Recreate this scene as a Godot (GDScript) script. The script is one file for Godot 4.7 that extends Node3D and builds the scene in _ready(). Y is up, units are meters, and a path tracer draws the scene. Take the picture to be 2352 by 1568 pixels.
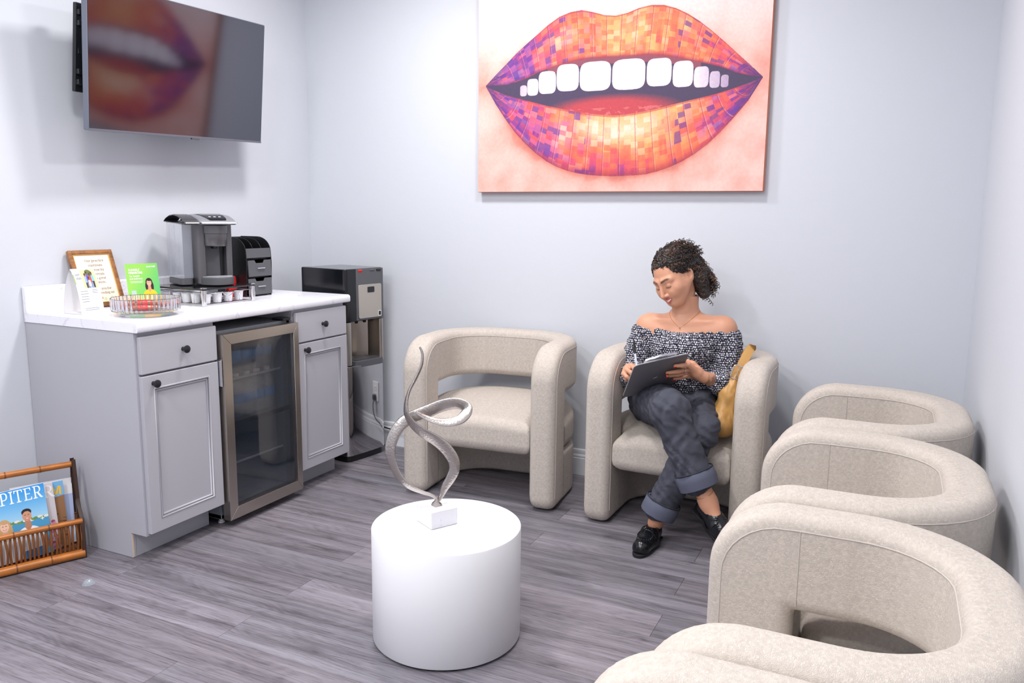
extends Node3D
# A waiting room: back wall z = 0, left wall x = 0, right wall x = ROOM_W, floor y = 0; metres.
const ROOM_W := 3.3756
const ROOM_L := 5.2
const ROOM_H := 2.74

var M := {}
var used := {}
var sans: SystemFont
var serif: SystemFont
var bold: SystemFont


func _ready() -> void:
	setup_camera_and_light()
	make_fonts()
	make_materials()
	build_room()
	build_lamps()
	build_counter_run()
	build_dispenser()
	build_painting()
	build_television()
	build_chairs()
	build_table_and_sculpture()
	build_counter_things()
	build_magazine_rack()
	build_person()
	build_handbag()
	build_small_details()


func setup_camera_and_light() -> void:
	var cam := Camera3D.new()
	cam.name = "camera"
	cam.position = Vector3(3.0818, 1.3117, 3.7103)
	cam.basis = Basis.from_euler(Vector3(-0.1569, 0.4467, 0.0103))
	cam.fov = 2.0 * rad_to_deg(atan(784.0 / 1829.3))
	cam.near = 0.05
	cam.far = 50.0
	cam.current = true
	add_child(cam)
	var we := WorldEnvironment.new()
	we.name = "environment"
	var e := Environment.new()
	e.background_mode = Environment.BG_COLOR
	e.background_color = Color(0, 0, 0)
	e.tonemap_mode = Environment.TONE_MAPPER_LINEAR
	e.tonemap_exposure = 1.13
	e.sdfgi_enabled = true
	e.ssao_enabled = true
	e.ssil_enabled = true
	we.environment = e
	add_child(we)


# ---------------------------------------------------------------- scene tree
func numbered(called: String) -> String:
	var k: int = used.get(called, 0)
	used[called] = k + 1
	return called if k == 0 else "%s_%03d" % [called, k]


func thing(called: String, label: String, category: String, at := Vector3.ZERO, turn := 0.0, group := "") -> Node3D:
	var o := Node3D.new()
	o.name = numbered(called)
	add_child(o)
	o.position = at
	o.rotation.y = turn
	tag(o, label, category, group)
	return o


func tag(o: Node3D, label: String, category: String, group := "") -> void:
	o.set_meta("label", label)
	o.set_meta("category", category)
	if group:
		o.set_meta("group", group)


func obj(called: String, mesh: Mesh, mat: Material, parent: Node3D = null) -> MeshInstance3D:
	var o := MeshInstance3D.new()
	o.mesh = mesh
	o.material_override = mat
	if parent == null:
		o.name = numbered(called)
		add_child(o)
	else:
		o.name = called
		parent.add_child(o, true)
	return o


func node(called: String, parent: Node3D, xf := Transform3D.IDENTITY) -> Node3D:
	var o := Node3D.new()
	o.name = called
	parent.add_child(o, true)
	o.transform = xf
	return o


func struct(called: String, mesh: Mesh, mat: Material) -> MeshInstance3D:
	var o := obj(called, mesh, mat)
	o.set_meta("kind", "structure")
	return o


func lettering(s: String, font: Font, h: float, mat: Material, parent: Node3D, xf: Transform3D, wide := 0.0, called := "lettering") -> MeshInstance3D:
	# a line of raised print, h = font height in metres, centred on xf; wide > 0 squeezes it to that width
	var t := TextMesh.new()
	t.text = s
	t.font = font
	t.font_size = 32
	t.pixel_size = h / 32.0
	t.depth = 0.0004
	t.curve_step = 2.0
	var o := obj(called, t, mat, parent)
	var k := 1.0
	if wide > 0.0 and t.get_aabb().size.x > 0.0:
		k = wide / t.get_aabb().size.x
	o.transform = xf * Transform3D(Basis.from_scale(Vector3(k, 1, 1)), Vector3.ZERO)
	return o


# ---------------------------------------------------------------- mesh builder
class MB:
	var v := PackedVector3Array()
	var n := PackedVector3Array()
	var uv := PackedVector2Array()
	var col := PackedColorArray()
	var idx := PackedInt32Array()
	var tint := Color.WHITE

	func vert(p: Vector3, nn: Vector3, t := Vector2.ZERO) -> int:
		v.append(p)
		n.append(nn)
		uv.append(t)
		col.append(tint)
		return v.size() - 1

	func tri(a: int, b: int, c: int) -> void:  # given counter-clockwise from outside; Godot's front faces run clockwise
		idx.append(a)
		idx.append(c)
		idx.append(b)

	func quad(a: int, b: int, c: int, d: int) -> void:
		tri(a, b, c)
		tri(a, c, d)

	func face(a: Vector3, b: Vector3, c: Vector3, d: Vector3) -> void:  # flat quad, counter-clockwise from outside
		var nn := (b - a).cross(c - a).normalized()
		var i := vert(a, nn, Vector2(0, 1))
		vert(b, nn, Vector2(1, 1))
		vert(c, nn, Vector2(1, 0))
		vert(d, nn, Vector2(0, 0))
		quad(i, i + 1, i + 2, i + 3)

	func box(c: Vector3, s: Vector3, bevel := 0.0, bs := Basis.IDENTITY) -> MB:
		# 24 vertices; faces inset by the bevel, joined by softly shaded edge strips and corners
		var h := s * 0.5
		var b := minf(bevel, minf(h.x, minf(h.y, h.z)) * 0.98)
		var at := []
		for sx in [-1, 1]:
			for sy in [-1, 1]:
				for sz in [-1, 1]:
					var row := []
					for ax in 3:
						var q := Vector3(sx * (h.x - b), sy * (h.y - b), sz * (h.z - b))
						var nn := Vector3.ZERO
						nn[ax] = [sx, sy, sz][ax]
						q[ax] = nn[ax] * h[ax]
						var t := Vector2(q[(ax + 1) % 3], q[(ax + 2) % 3])
						row.append(vert(c + bs * q, bs * nn, t))
					at.append(row)
		var id := func(x: int, y: int, z: int, ax: int) -> int: return at[(1 if x > 0 else 0) * 4 + (1 if y > 0 else 0) * 2 + (1 if z > 0 else 0)][ax]
		for ax in 3:
			for sg in [-1, 1]:
				var q := []
				for k in [[-1, -1], [1, -1], [1, 1], [-1, 1]]:
					var sgn := [0, 0, 0]
					sgn[ax] = sg
					sgn[(ax + 1) % 3] = k[0]
					sgn[(ax + 2) % 3] = k[1]
					q.append(id.call(sgn[0], sgn[1], sgn[2], ax))
				if sg > 0:
					quad(q[0], q[1], q[2], q[3])
				else:
					quad(q[3], q[2], q[1], q[0])
		if b > 0.0:
			for ax in 3:  # edges along ax
				var u := (ax + 1) % 3
				var w := (ax + 2) % 3
				for su in [-1, 1]:
					for sw in [-1, 1]:
						var lo := [0, 0, 0]
						lo[ax] = -1
						lo[u] = su
						lo[w] = sw
						var hi := lo.duplicate()
						hi[ax] = 1
						var a: int = id.call(lo[0], lo[1], lo[2], u)
						var bb: int = id.call(hi[0], hi[1], hi[2], u)
						var cc: int = id.call(hi[0], hi[1], hi[2], w)
						var d: int = id.call(lo[0], lo[1], lo[2], w)
						if su * sw > 0:
							quad(d, cc, bb, a)
						else:
							quad(a, bb, cc, d)
			for sx in [-1, 1]:
				for sy in [-1, 1]:
					for sz in [-1, 1]:
						var a: int = id.call(sx, sy, sz, 0)
						var bb: int = id.call(sx, sy, sz, 1)
						var cc: int = id.call(sx, sy, sz, 2)
						if sx * sy * sz > 0:
							tri(a, bb, cc)
						else:
							tri(a, cc, bb)
		return self

	func lathe(profile: Array, segs: int, xf := Transform3D.IDENTITY, crease := 0.7) -> MB:
		# profile of Vector2(radius, height) from the bottom up, outside to the right
		var m := profile.size()
		var nrm := []
		for i in m - 1:
			var d: Vector2 = profile[i + 1] - profile[i]
			nrm.append(Vector2(d.y, -d.x).normalized())
		for i in m - 1:
			var n0: Vector2 = nrm[i]
			var n1: Vector2 = nrm[i]
			if i > 0 and nrm[i - 1].dot(nrm[i]) > crease:
				n0 = (nrm[i - 1] + nrm[i]).normalized()
			if i < m - 2 and nrm[i + 1].dot(nrm[i]) > crease:
				n1 = (nrm[i + 1] + nrm[i]).normalized()
			var first := v.size()
			for k in segs + 1:
				var a := TAU * k / segs
				var dir := Vector3(cos(a), 0, -sin(a))
				for e in 2:
					var q: Vector2 = profile[i + e]
					var nn: Vector2 = n0 if e == 0 else n1
					vert(xf * (dir * q.x + Vector3(0, q.y, 0)), (xf.basis * (dir * nn.x + Vector3(0, nn.y, 0))).normalized(), Vector2(float(k) / segs, q.y))
			for k in segs:
				var a := first + k * 2
				quad(a, a + 2, a + 3, a + 1)
		return self

	func tube(path: Array, rad, segs := 8, closed := false, caps := true) -> MB:
		# round tube along the path; rad is one number or one per point
		var m := path.size()
		var up := Vector3(0.31, 0.9, 0.2)
		var rings := []
		var along := 0.0
		for i in m:
			var d: Vector3
			if closed:
				d = path[(i + 1) % m] - path[(i + m - 1) % m]
			else:
				d = path[mini(i + 1, m - 1)] - path[maxi(i - 1, 0)]
			d = d.normalized()
			var x := up - d * up.dot(d)
			if x.length() < 0.05:
				x = Vector3(0.9, 0.1, 0.4) - d * Vector3(0.9, 0.1, 0.4).dot(d)
			x = x.normalized()
			up = x
			var y := d.cross(x)
			var r: float = rad[i] if rad is Array else rad
			var first := v.size()
			for k in segs + 1:
				var a := TAU * k / segs
				var nn := x * cos(a) + y * sin(a)
				vert(path[i] + nn * r, nn, Vector2(float(k) / segs, along))
			rings.append(first)
			if i < m - 1:
				along += (path[i + 1] - path[i]).length()
		for i in (m if closed else m - 1):
			var a: int = rings[i]
			var b: int = rings[(i + 1) % m]
			for k in segs:
				quad(a + k, a + k + 1, b + k + 1, b + k)
		if caps and not closed:
			for e in 2:
				var i := 0 if e == 0 else m - 1
				var d: Vector3 = (path[0] - path[1]).normalized() if e == 0 else (path[m - 1] - path[m - 2]).normalized()
				var c := vert(path[i], d)
				var first := v.size()
				for k in segs + 1:
					vert(v[rings[i] + k], d)
				for k in segs:
					if e == 0:
						tri(c, first + k + 1, first + k)
					else:
						tri(c, first + k, first + k + 1)
		return self

	func sweep(path: Array, axes: Array, section: PackedVector2Array, scales: Array, caps := true, closed := false) -> MB:
		# a closed section (Vector2, counter-clockwise) carried along the path; axes[i] = [x axis, y axis] there, scales[i] = Vector2
		var m := path.size()
		var s := section.size()
		var first := v.size()
		for i in m:
			var ax: Vector3 = axes[i][0]
			var ay: Vector3 = axes[i][1]
			var sc: Vector2 = scales[i] if scales.size() > 1 else scales[0]
			for k in s:
				var q := section[k] * sc
				var t := (section[(k + 1) % s] - section[(k + s - 1) % s]) * sc
				var nn := (ax * t.y - ay * t.x).normalized()
				vert(path[i] + ax * q.x + ay * q.y, nn, Vector2(float(k) / s, float(i) / m))
		for i in (m if closed else m - 1):
			var j := (i + 1) % m
			for k in s:
				var k2 := (k + 1) % s
				quad(first + i * s + k, first + i * s + k2, first + j * s + k2, first + j * s + k)
		if caps and not closed:
			for e in 2:
				var i := 0 if e == 0 else m - 1
				var d: Vector3 = (path[0] - path[1]).normalized() if e == 0 else (path[m - 1] - path[m - 2]).normalized()
				var c := vert(path[i], d)
				var f2 := v.size()
				for k in s:
					vert(v[first + i * s + k], d)
				for k in s:
					if e == 0:
						tri(c, f2 + (k + 1) % s, f2 + k)
					else:
						tri(c, f2 + k, f2 + (k + 1) % s)
		return self

	func extrude(poly: PackedVector2Array, depth: float, xf := Transform3D.IDENTITY, bevel := 0.0, smooth := 0.75) -> MB:
		# a counter-clockwise outline in the xy plane pushed along +z from 0 to depth, its two rims bevelled
		var s := poly.size()
		var nrm := []
		for k in s:
			var d := poly[(k + 1) % s] - poly[k]
			nrm.append(Vector2(d.y, -d.x).normalized())
		var inner := PackedVector2Array()
		for k in s:
			var b: Vector2 = nrm[k] + nrm[(k + s - 1) % s]
			b = b / maxf(0.3, b.length_squared()) * 2.0
			inner.append(poly[k] - b * bevel)
		for k in s:
			var k2 := (k + 1) % s
			var n0: Vector2 = nrm[k]
			var n1: Vector2 = nrm[k]
			var before: Vector2 = nrm[(k + s - 1) % s]
			var after: Vector2 = nrm[k2]
			if before.dot(nrm[k]) > smooth:
				n0 = (n0 + before).normalized()
			if after.dot(nrm[k]) > smooth:
				n1 = (n1 + after).normalized()
			var m0 := xf.basis * Vector3(n0.x, n0.y, 0)
			var m1 := xf.basis * Vector3(n1.x, n1.y, 0)
			var i := vert(xf * Vector3(poly[k].x, poly[k].y, bevel), m0, Vector2(0, 0))
			vert(xf * Vector3(poly[k2].x, poly[k2].y, bevel), m1, Vector2(1, 0))
			vert(xf * Vector3(poly[k2].x, poly[k2].y, depth - bevel), m1, Vector2(1, 1))
			vert(xf * Vector3(poly[k].x, poly[k].y, depth - bevel), m0, Vector2(0, 1))
			quad(i, i + 1, i + 2, i + 3)
			if bevel > 0.0:
				var zf := xf.basis * Vector3(0, 0, 1)
				var a := vert(xf * Vector3(inner[k2].x, inner[k2].y, depth), zf)
				var b2 := vert(xf * Vector3(inner[k].x, inner[k].y, depth), zf)
				quad(i + 3, i + 2, a, b2)
				var c := vert(xf * Vector3(inner[k2].x, inner[k2].y, 0), -zf)
				var d := vert(xf * Vector3(inner[k].x, inner[k].y, 0), -zf)
				quad(d, c, i + 1, i)
		var cap := inner if bevel > 0.0 else poly
		var t := Geometry2D.triangulate_polygon(cap)
		var lo := cap[0]
		var hi := cap[0]
		for q in cap:
			lo = lo.min(q)
			hi = hi.max(q)
		for e in 2:
			var nn := xf.basis * Vector3(0, 0, 1 if e == 1 else -1)
			var f := v.size()
			for q in cap:
				var w := (q - lo) / (hi - lo)
				vert(xf * Vector3(q.x, q.y, depth if e == 1 else 0.0), nn, Vector2(w.x, 1.0 - w.y))
			for k in range(0, t.size(), 3):
				var a := cap[t[k]]
				var ccw := (cap[t[k + 1]] - a).cross(cap[t[k + 2]] - a) > 0.0
				if ccw == (e == 1):
					tri(f + t[k], f + t[k + 1], f + t[k + 2])
				else:
					tri(f + t[k], f + t[k + 2], f + t[k + 1])
		return self

	func sdf(f: Callable, lo: Vector3, hi: Vector3, h: float, colf = null, slack := 1.25) -> MB:
		# surface nets over the field f, visiting only blocks of cells near the surface
		const B := 4
		var nb := Vector3i(((hi - lo) / (h * B)).ceil())
		var ns := nb * B + Vector3i.ONE
		var sy := ns.x
		var sz := ns.x * ns.y
		var val := PackedFloat32Array()
		val.resize(ns.x * ns.y * ns.z)
		val.fill(1e9)
		var active := []
		var reach := h * B * 0.5 * 1.7321 * slack
		for bz in nb.z:
			for by in nb.y:
				for bx in nb.x:
					var c := lo + Vector3(bx + 0.5, by + 0.5, bz + 0.5) * (h * B)
					if absf(f.call(c)) < reach:
						active.append(Vector3i(bx, by, bz))
						for k in B + 1:
							for j in B + 1:
								var at := bx * B + (by * B + j) * sy + (bz * B + k) * sz
								for i in B + 1:
									if val[at + i] > 1e8:
										val[at + i] = f.call(lo + Vector3(bx * B + i, by * B + j, bz * B + k) * h)
		var cell := PackedInt32Array()
		cell.resize(val.size())
		cell.fill(-1)
		var cells := PackedInt32Array()
		var off := PackedInt32Array([0, 1, sy, sy + 1, sz, sz + 1, sz + sy, sz + sy + 1])
		var pos := [Vector3(0, 0, 0), Vector3(1, 0, 0), Vector3(0, 1, 0), Vector3(1, 1, 0), Vector3(0, 0, 1), Vector3(1, 0, 1), Vector3(0, 1, 1), Vector3(1, 1, 1)]
		var edges := [[0, 1], [2, 3], [4, 5], [6, 7], [0, 2], [1, 3], [4, 6], [5, 7], [0, 4], [1, 5], [2, 6], [3, 7]]
		for blk in active:
			for k in B:
				for j in B:
					for i in B:
						var g := Vector3i(blk.x * B + i, blk.y * B + j, blk.z * B + k)
						var at := g.x + g.y * sy + g.z * sz
						var neg := 0
						for q in 8:
							if val[at + off[q]] < 0.0:
								neg += 1
						if neg == 0 or neg == 8:
							continue
						var sum := Vector3.ZERO
						var cnt := 0
						for e in edges:
							var a := val[at + off[e[0]]]
							var b := val[at + off[e[1]]]
							if (a < 0.0) != (b < 0.0):
								sum += (pos[e[0]] as Vector3).lerp(pos[e[1]], a / (a - b))
								cnt += 1
						var p := lo + (Vector3(g) + sum / cnt) * h
						var ep := h * 0.4
						var gr: Vector3 = Vector3(1, -1, -1) * f.call(p + Vector3(ep, -ep, -ep)) + Vector3(-1, -1, 1) * f.call(p + Vector3(-ep, -ep, ep)) + Vector3(-1, 1, -1) * f.call(p + Vector3(-ep, ep, -ep)) + Vector3(1, 1, 1) * f.call(p + Vector3(ep, ep, ep))
						if colf != null:
							tint = colf.call(p)
						cell[at] = vert(p, gr.normalized())
						cells.append(at)
		for at in cells:
			var x := at % sy
			var y := (at / sy) % ns.y
			var z := at / sz
			var v0 := val[at]
			if y > 0 and z > 0 and (v0 < 0.0) != (val[at + 1] < 0.0):
				_ring(cell[at - sy - sz], cell[at - sz], cell[at], cell[at - sy], v0 < 0.0)
			if x > 0 and z > 0 and (v0 < 0.0) != (val[at + sy] < 0.0):
				_ring(cell[at - 1 - sz], cell[at - 1], cell[at], cell[at - sz], v0 < 0.0)
			if x > 0 and y > 0 and (v0 < 0.0) != (val[at + sz] < 0.0):
				_ring(cell[at - 1 - sy], cell[at - sy], cell[at], cell[at - 1], v0 < 0.0)
		return self

	func _ring(a: int, b: int, c: int, d: int, out: bool) -> void:
		if a < 0 or b < 0 or c < 0 or d < 0:
			return
		if out:
			quad(a, b, c, d)
		else:
			quad(d, c, b, a)

	func mesh() -> ArrayMesh:
		var a := []
		a.resize(Mesh.ARRAY_MAX)
		a[Mesh.ARRAY_VERTEX] = v
		a[Mesh.ARRAY_NORMAL] = n
		a[Mesh.ARRAY_TEX_UV] = uv
		a[Mesh.ARRAY_COLOR] = col
		a[Mesh.ARRAY_INDEX] = idx
		var m := ArrayMesh.new()
		m.add_surface_from_arrays(Mesh.PRIMITIVE_TRIANGLES, a)
		return m


func bx(c: Vector3, s: Vector3, bevel := 0.002, bs := Basis.IDENTITY) -> ArrayMesh:
	return MB.new().box(c, s, bevel, bs).mesh()


func tb(path: Array, rad, segs := 8, closed := false) -> ArrayMesh:
	return MB.new().tube(path, rad, segs, closed).mesh()


func lt(profile: Array, segs := 32, xf := Transform3D.IDENTITY) -> ArrayMesh:
	return MB.new().lathe(profile, segs, xf).mesh()


func rot_x(a: float) -> Basis: return Basis(Vector3.RIGHT, a)
func rot_y(a: float) -> Basis: return Basis(Vector3.UP, a)
func rot_z(a: float) -> Basis: return Basis(Vector3.BACK, a)


func curve(pts: Array, per := 6, closed := false) -> Array:  # Catmull-Rom through the points
	var out := []
	var m := pts.size()
	for i in (m if closed else m - 1):
		var p0 = pts[(i - 1 + m) % m] if closed else pts[maxi(i - 1, 0)]
		var p1 = pts[i]
		var p2 = pts[(i + 1) % m]
		var p3 = pts[(i + 2) % m] if closed else pts[mini(i + 2, m - 1)]
		for k in per:
			var t := float(k) / per
			out.append(0.5 * (2.0 * p1 + (p2 - p0) * t + (2.0 * p0 - 5.0 * p1 + 4.0 * p2 - p3) * t * t + (3.0 * p1 - p0 - 3.0 * p2 + p3) * t * t * t))
	if not closed:
		out.append(pts[m - 1])
	return out


func round_poly(w: float, h: float, r: float, per := 6) -> PackedVector2Array:  # counter-clockwise rounded rectangle round the origin
	var out := PackedVector2Array()
	for c in 4:
		var cx := (w * 0.5 - r) * (1 if c == 0 or c == 3 else -1)
		var cy := (h * 0.5 - r) * (1 if c < 2 else -1)
		for k in per + 1:
			var a := PI * 0.5 * c + PI * 0.5 * k / per
			out.append(Vector2(cx + cos(a) * r, cy + sin(a) * r))
	return out


# ---------------------------------------------------------------- distance fields
static func smin(a: float, b: float, k: float) -> float:
	var h := maxf(k - absf(a - b), 0.0) / k
	return minf(a, b) - h * h * k * 0.25


static func smax(a: float, b: float, k: float) -> float:
	return -smin(-a, -b, k)


static func cone(p: Vector3, a: Vector3, b: Vector3, ra: float, rb: float) -> float:  # tapered capsule
	var ab := b - a
	var t := clampf((p - a).dot(ab) / ab.length_squared(), 0.0, 1.0)
	return p.distance_to(a + ab * t) - lerpf(ra, rb, t)


static func ell(p: Vector3, c: Vector3, r: Vector3) -> float:
	var q := (p - c) / r
	var k0 := q.length()
	var k1 := (q / r).length()
	return k0 * (k0 - 1.0) / maxf(k1, 1e-6)


# ---------------------------------------------------------------- materials
func rgb8(r: int, g: int, b: int) -> Color:
	return Color8(r, g, b)


func mat(c: Color, rough := 0.6, metal := 0.0, spec := 0.5) -> StandardMaterial3D:
	var m := StandardMaterial3D.new()
	m.albedo_color = c
	m.roughness = rough
	m.metallic = metal
	m.metallic_specular = spec
	return m


func glass(c: Color, alpha: float, rough := 0.02, spec := 0.5) -> StandardMaterial3D:
	var m := mat(Color(c.r, c.g, c.b, alpha), rough, 0.0, spec)
	m.transparency = BaseMaterial3D.TRANSPARENCY_ALPHA
	return m


func tex(im: Image) -> ImageTexture:
	return ImageTexture.create_from_image(im)


func noise(freq: float, seed_: int, oct := 3, type := FastNoiseLite.TYPE_SIMPLEX_SMOOTH) -> FastNoiseLite:
	var n := FastNoiseLite.new()
	n.seed = seed_
	n.noise_type = type
	n.frequency = freq
	n.fractal_octaves = oct
	return n


func noise_tex(size: int, freq: float, seed_: int, oct := 3) -> NoiseTexture2D:
	var t := NoiseTexture2D.new()
	t.width = size
	t.height = size
	t.seamless = true
	t.noise = noise(freq, seed_, oct)
	return t


func triplanar(m: StandardMaterial3D, per_metre: float, world := false) -> StandardMaterial3D:
	m.uv1_triplanar = true
	m.uv1_world_triplanar = world
	m.uv1_scale = Vector3.ONE * per_metre
	m.uv1_triplanar_sharpness = 4.0
	return m


func make_fonts() -> void:
	sans = SystemFont.new()
	sans.font_names = PackedStringArray(["Droid Sans"])
	serif = SystemFont.new()
	serif.font_names = PackedStringArray(["Droid Serif"])
	bold = SystemFont.new()
	bold.font_names = PackedStringArray(["Droid Sans"])
	bold.font_weight = 700


func wood_image(w: int, h: int) -> Image:
	# long grain along u: tonal bands, fine pores, cathedral figure and a few knots, grey-brown
	var a := noise(0.011, 11, 4)
	var b := noise(0.05, 12, 2)
	var c := noise(0.004, 13, 2)
	var im := Image.create(w, h, false, Image.FORMAT_RGB8)
	var dark := Color8(90, 87, 93)
	var mid := Color8(134, 130, 137)
	var lite := Color8(164, 161, 169)
	var knots := [Vector2(180, 90), Vector2(560, 300), Vector2(860, 170), Vector2(330, 420), Vector2(720, 520), Vector2(240, 640), Vector2(900, 690)]
	for y in h:
		for x in w:
			var yy := float(y)
			var k := 0.0
			for q in knots:
				var dy: float = y - q.y
				if absf(dy) < 60.0 and absf(x - q.x) < 220.0:
					k += exp(-pow((x - q.x) / 60.0, 2.0) - pow(dy / 13.0, 2.0)) * 0.8 + exp(-pow((x - q.x) / 9.0, 2.0) - pow(dy / 4.0, 2.0)) * 0.9
					yy += 12.0 * signf(dy) * exp(-pow((x - q.x) / 90.0, 2.0) - absf(dy) / 24.0)
			var wav := c.get_noise_2d(x * 0.6, y * 2.2)
			var band := a.get_noise_2d(x * 0.06, yy * 2.2) * 0.40
			var fine := b.get_noise_2d(x * 0.05, yy * 4.6) * 0.26
			var pore := b.get_noise_2d(x * 0.22 + 500.0, yy * 8.0)
			pore = -0.34 * smoothstep(0.32, 0.55, pore)
			var ring := sin((yy + wav * 70.0) * 0.30 + a.get_noise_2d(x * 0.15, y * 0.2) * 6.0) * 0.07
			var t := 0.56 + band + fine + pore + ring + wav * 0.22 - k * 0.36
			im.set_pixel(x, y, dark.lerp(mid, clampf(t * 2.0, 0, 1)) if t < 0.5 else mid.lerp(lite, clampf(t * 2.0 - 1.0, 0, 1)))
	return im


func weave_images(size: int) -> Array:
	# chenille weave: short uneven slubs in staggered rows -> [height, colour]
	var hgt := Image.create(size, size, false, Image.FORMAT_RGB8)
	var colr := Image.create(size, size, false, Image.FORMAT_RGB8)
	var nz := noise(0.02, 31, 3)
	var rng := RandomNumberGenerator.new()
	rng.seed = 5
	var rows := 40
	var step := float(size) / rows
	var slub := []
	for r in rows:
		var row := []
		for k in rows / 2:
			row.append(rng.randf())
		slub.append(row)
	for y in size:
		for x in size:
			var yy := y + nz.get_noise_2d(x * 3.0, y * 3.0) * step * 1.1
			var r := posmod(floori(yy / step), rows)
			var fy := fposmod(yy / step, 1.0)
			var xs := fposmod(x / (step * 2.0) + slub[r][0] * 3.0, rows / 2.0)
			var cell := int(xs) % (rows / 2)
			var fx := xs - floorf(xs)
			var g: float = slub[r][cell]
			var bump := sin(fy * PI) * (0.45 + 0.55 * sin(fx * PI)) * (0.55 + 0.45 * g)
			var big := nz.get_noise_2d(x, y)
			hgt.set_pixel(x, y, Color(bump, bump, bump))
			var t := 0.84 + 0.07 * (g - 0.5) + 0.03 * big + 0.06 * bump
			colr.set_pixel(x, y, Color(t, t * 0.99, t * 0.98))
	return [hgt, colr]


func dots_image(size: int) -> Image:
	# dark cloth strewn with small pale flower dots
	var im := Image.create(size, size, false, Image.FORMAT_RGB8)
	im.fill(Color8(22, 24, 40))
	var rng := RandomNumberGenerator.new()
	rng.seed = 21
	var k := 22
	var step := float(size) / k
	for j in k:
		for i in k:
			var c := Vector2((i + 0.5 + (0.5 if j % 2 == 1 else 0.0) + rng.randf_range(-0.22, 0.22)) * step, (j + 0.5 + rng.randf_range(-0.22, 0.22)) * step)
			var r := step * rng.randf_range(0.27, 0.42)
			var tone := rng.randf_range(0.72, 0.95)
			blot(im, c, Vector2(r, r * rng.randf_range(0.75, 1.0)), Color(tone, tone, tone * 1.02), true)
	return im


func blot(im: Image, c: Vector2, r: Vector2, colr: Color, wrap := false) -> void:  # filled ellipse
	var w := im.get_width()
	var h := im.get_height()
	for y in range(floori(c.y - r.y), ceili(c.y + r.y) + 1):
		for x in range(floori(c.x - r.x), ceili(c.x + r.x) + 1):
			var d := Vector2((x + 0.5 - c.x) / r.x, (y + 0.5 - c.y) / r.y)
			if d.length_squared() > 1.0:
				continue
			if wrap:
				im.set_pixel(posmod(x, w), posmod(y, h), colr)
			elif x >= 0 and y >= 0 and x < w and y < h:
				im.set_pixel(x, y, colr)


func shape(im: Image, pts: Array, colr: Color) -> void:  # filled polygon
	var poly := PackedVector2Array(pts)
	var lo := poly[0]
	var hi := poly[0]
	for q in poly:
		lo = lo.min(q)
		hi = hi.max(q)
	for y in range(maxi(0, floori(lo.y)), mini(im.get_height(), ceili(hi.y) + 1)):
		for x in range(maxi(0, floori(lo.x)), mini(im.get_width(), ceili(hi.x) + 1)):
			if Geometry2D.is_point_in_polygon(Vector2(x + 0.5, y + 0.5), poly):
				im.set_pixel(x, y, colr)


func marble_image(size: int, veins: Color, ground: Color, amount: float) -> Image:
	var a := noise(0.006, 41, 5)
	var b := noise(0.010, 42, 4)
	var im := Image.create(size, size, false, Image.FORMAT_RGB8)
	var half := size * 0.5
	for y in size:
		for x in size:
			# mirrored so that the tile repeats without a seam
			var px := absf(x - half) * 1.7
			var py := absf(y - half) * 1.7
			var w := a.get_noise_2d(px, py)
			var line := absf(sin((px + py * 0.6) * 0.012 + w * 7.0))
			var t := pow(1.0 - line, 9.0) * (0.5 + b.get_noise_2d(px, py) * 1.2) + maxf(0.0, w) * 0.12
			im.set_pixel(x, y, ground.lerp(veins, clampf(t * amount, 0.0, 1.0)))
	return im


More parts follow.
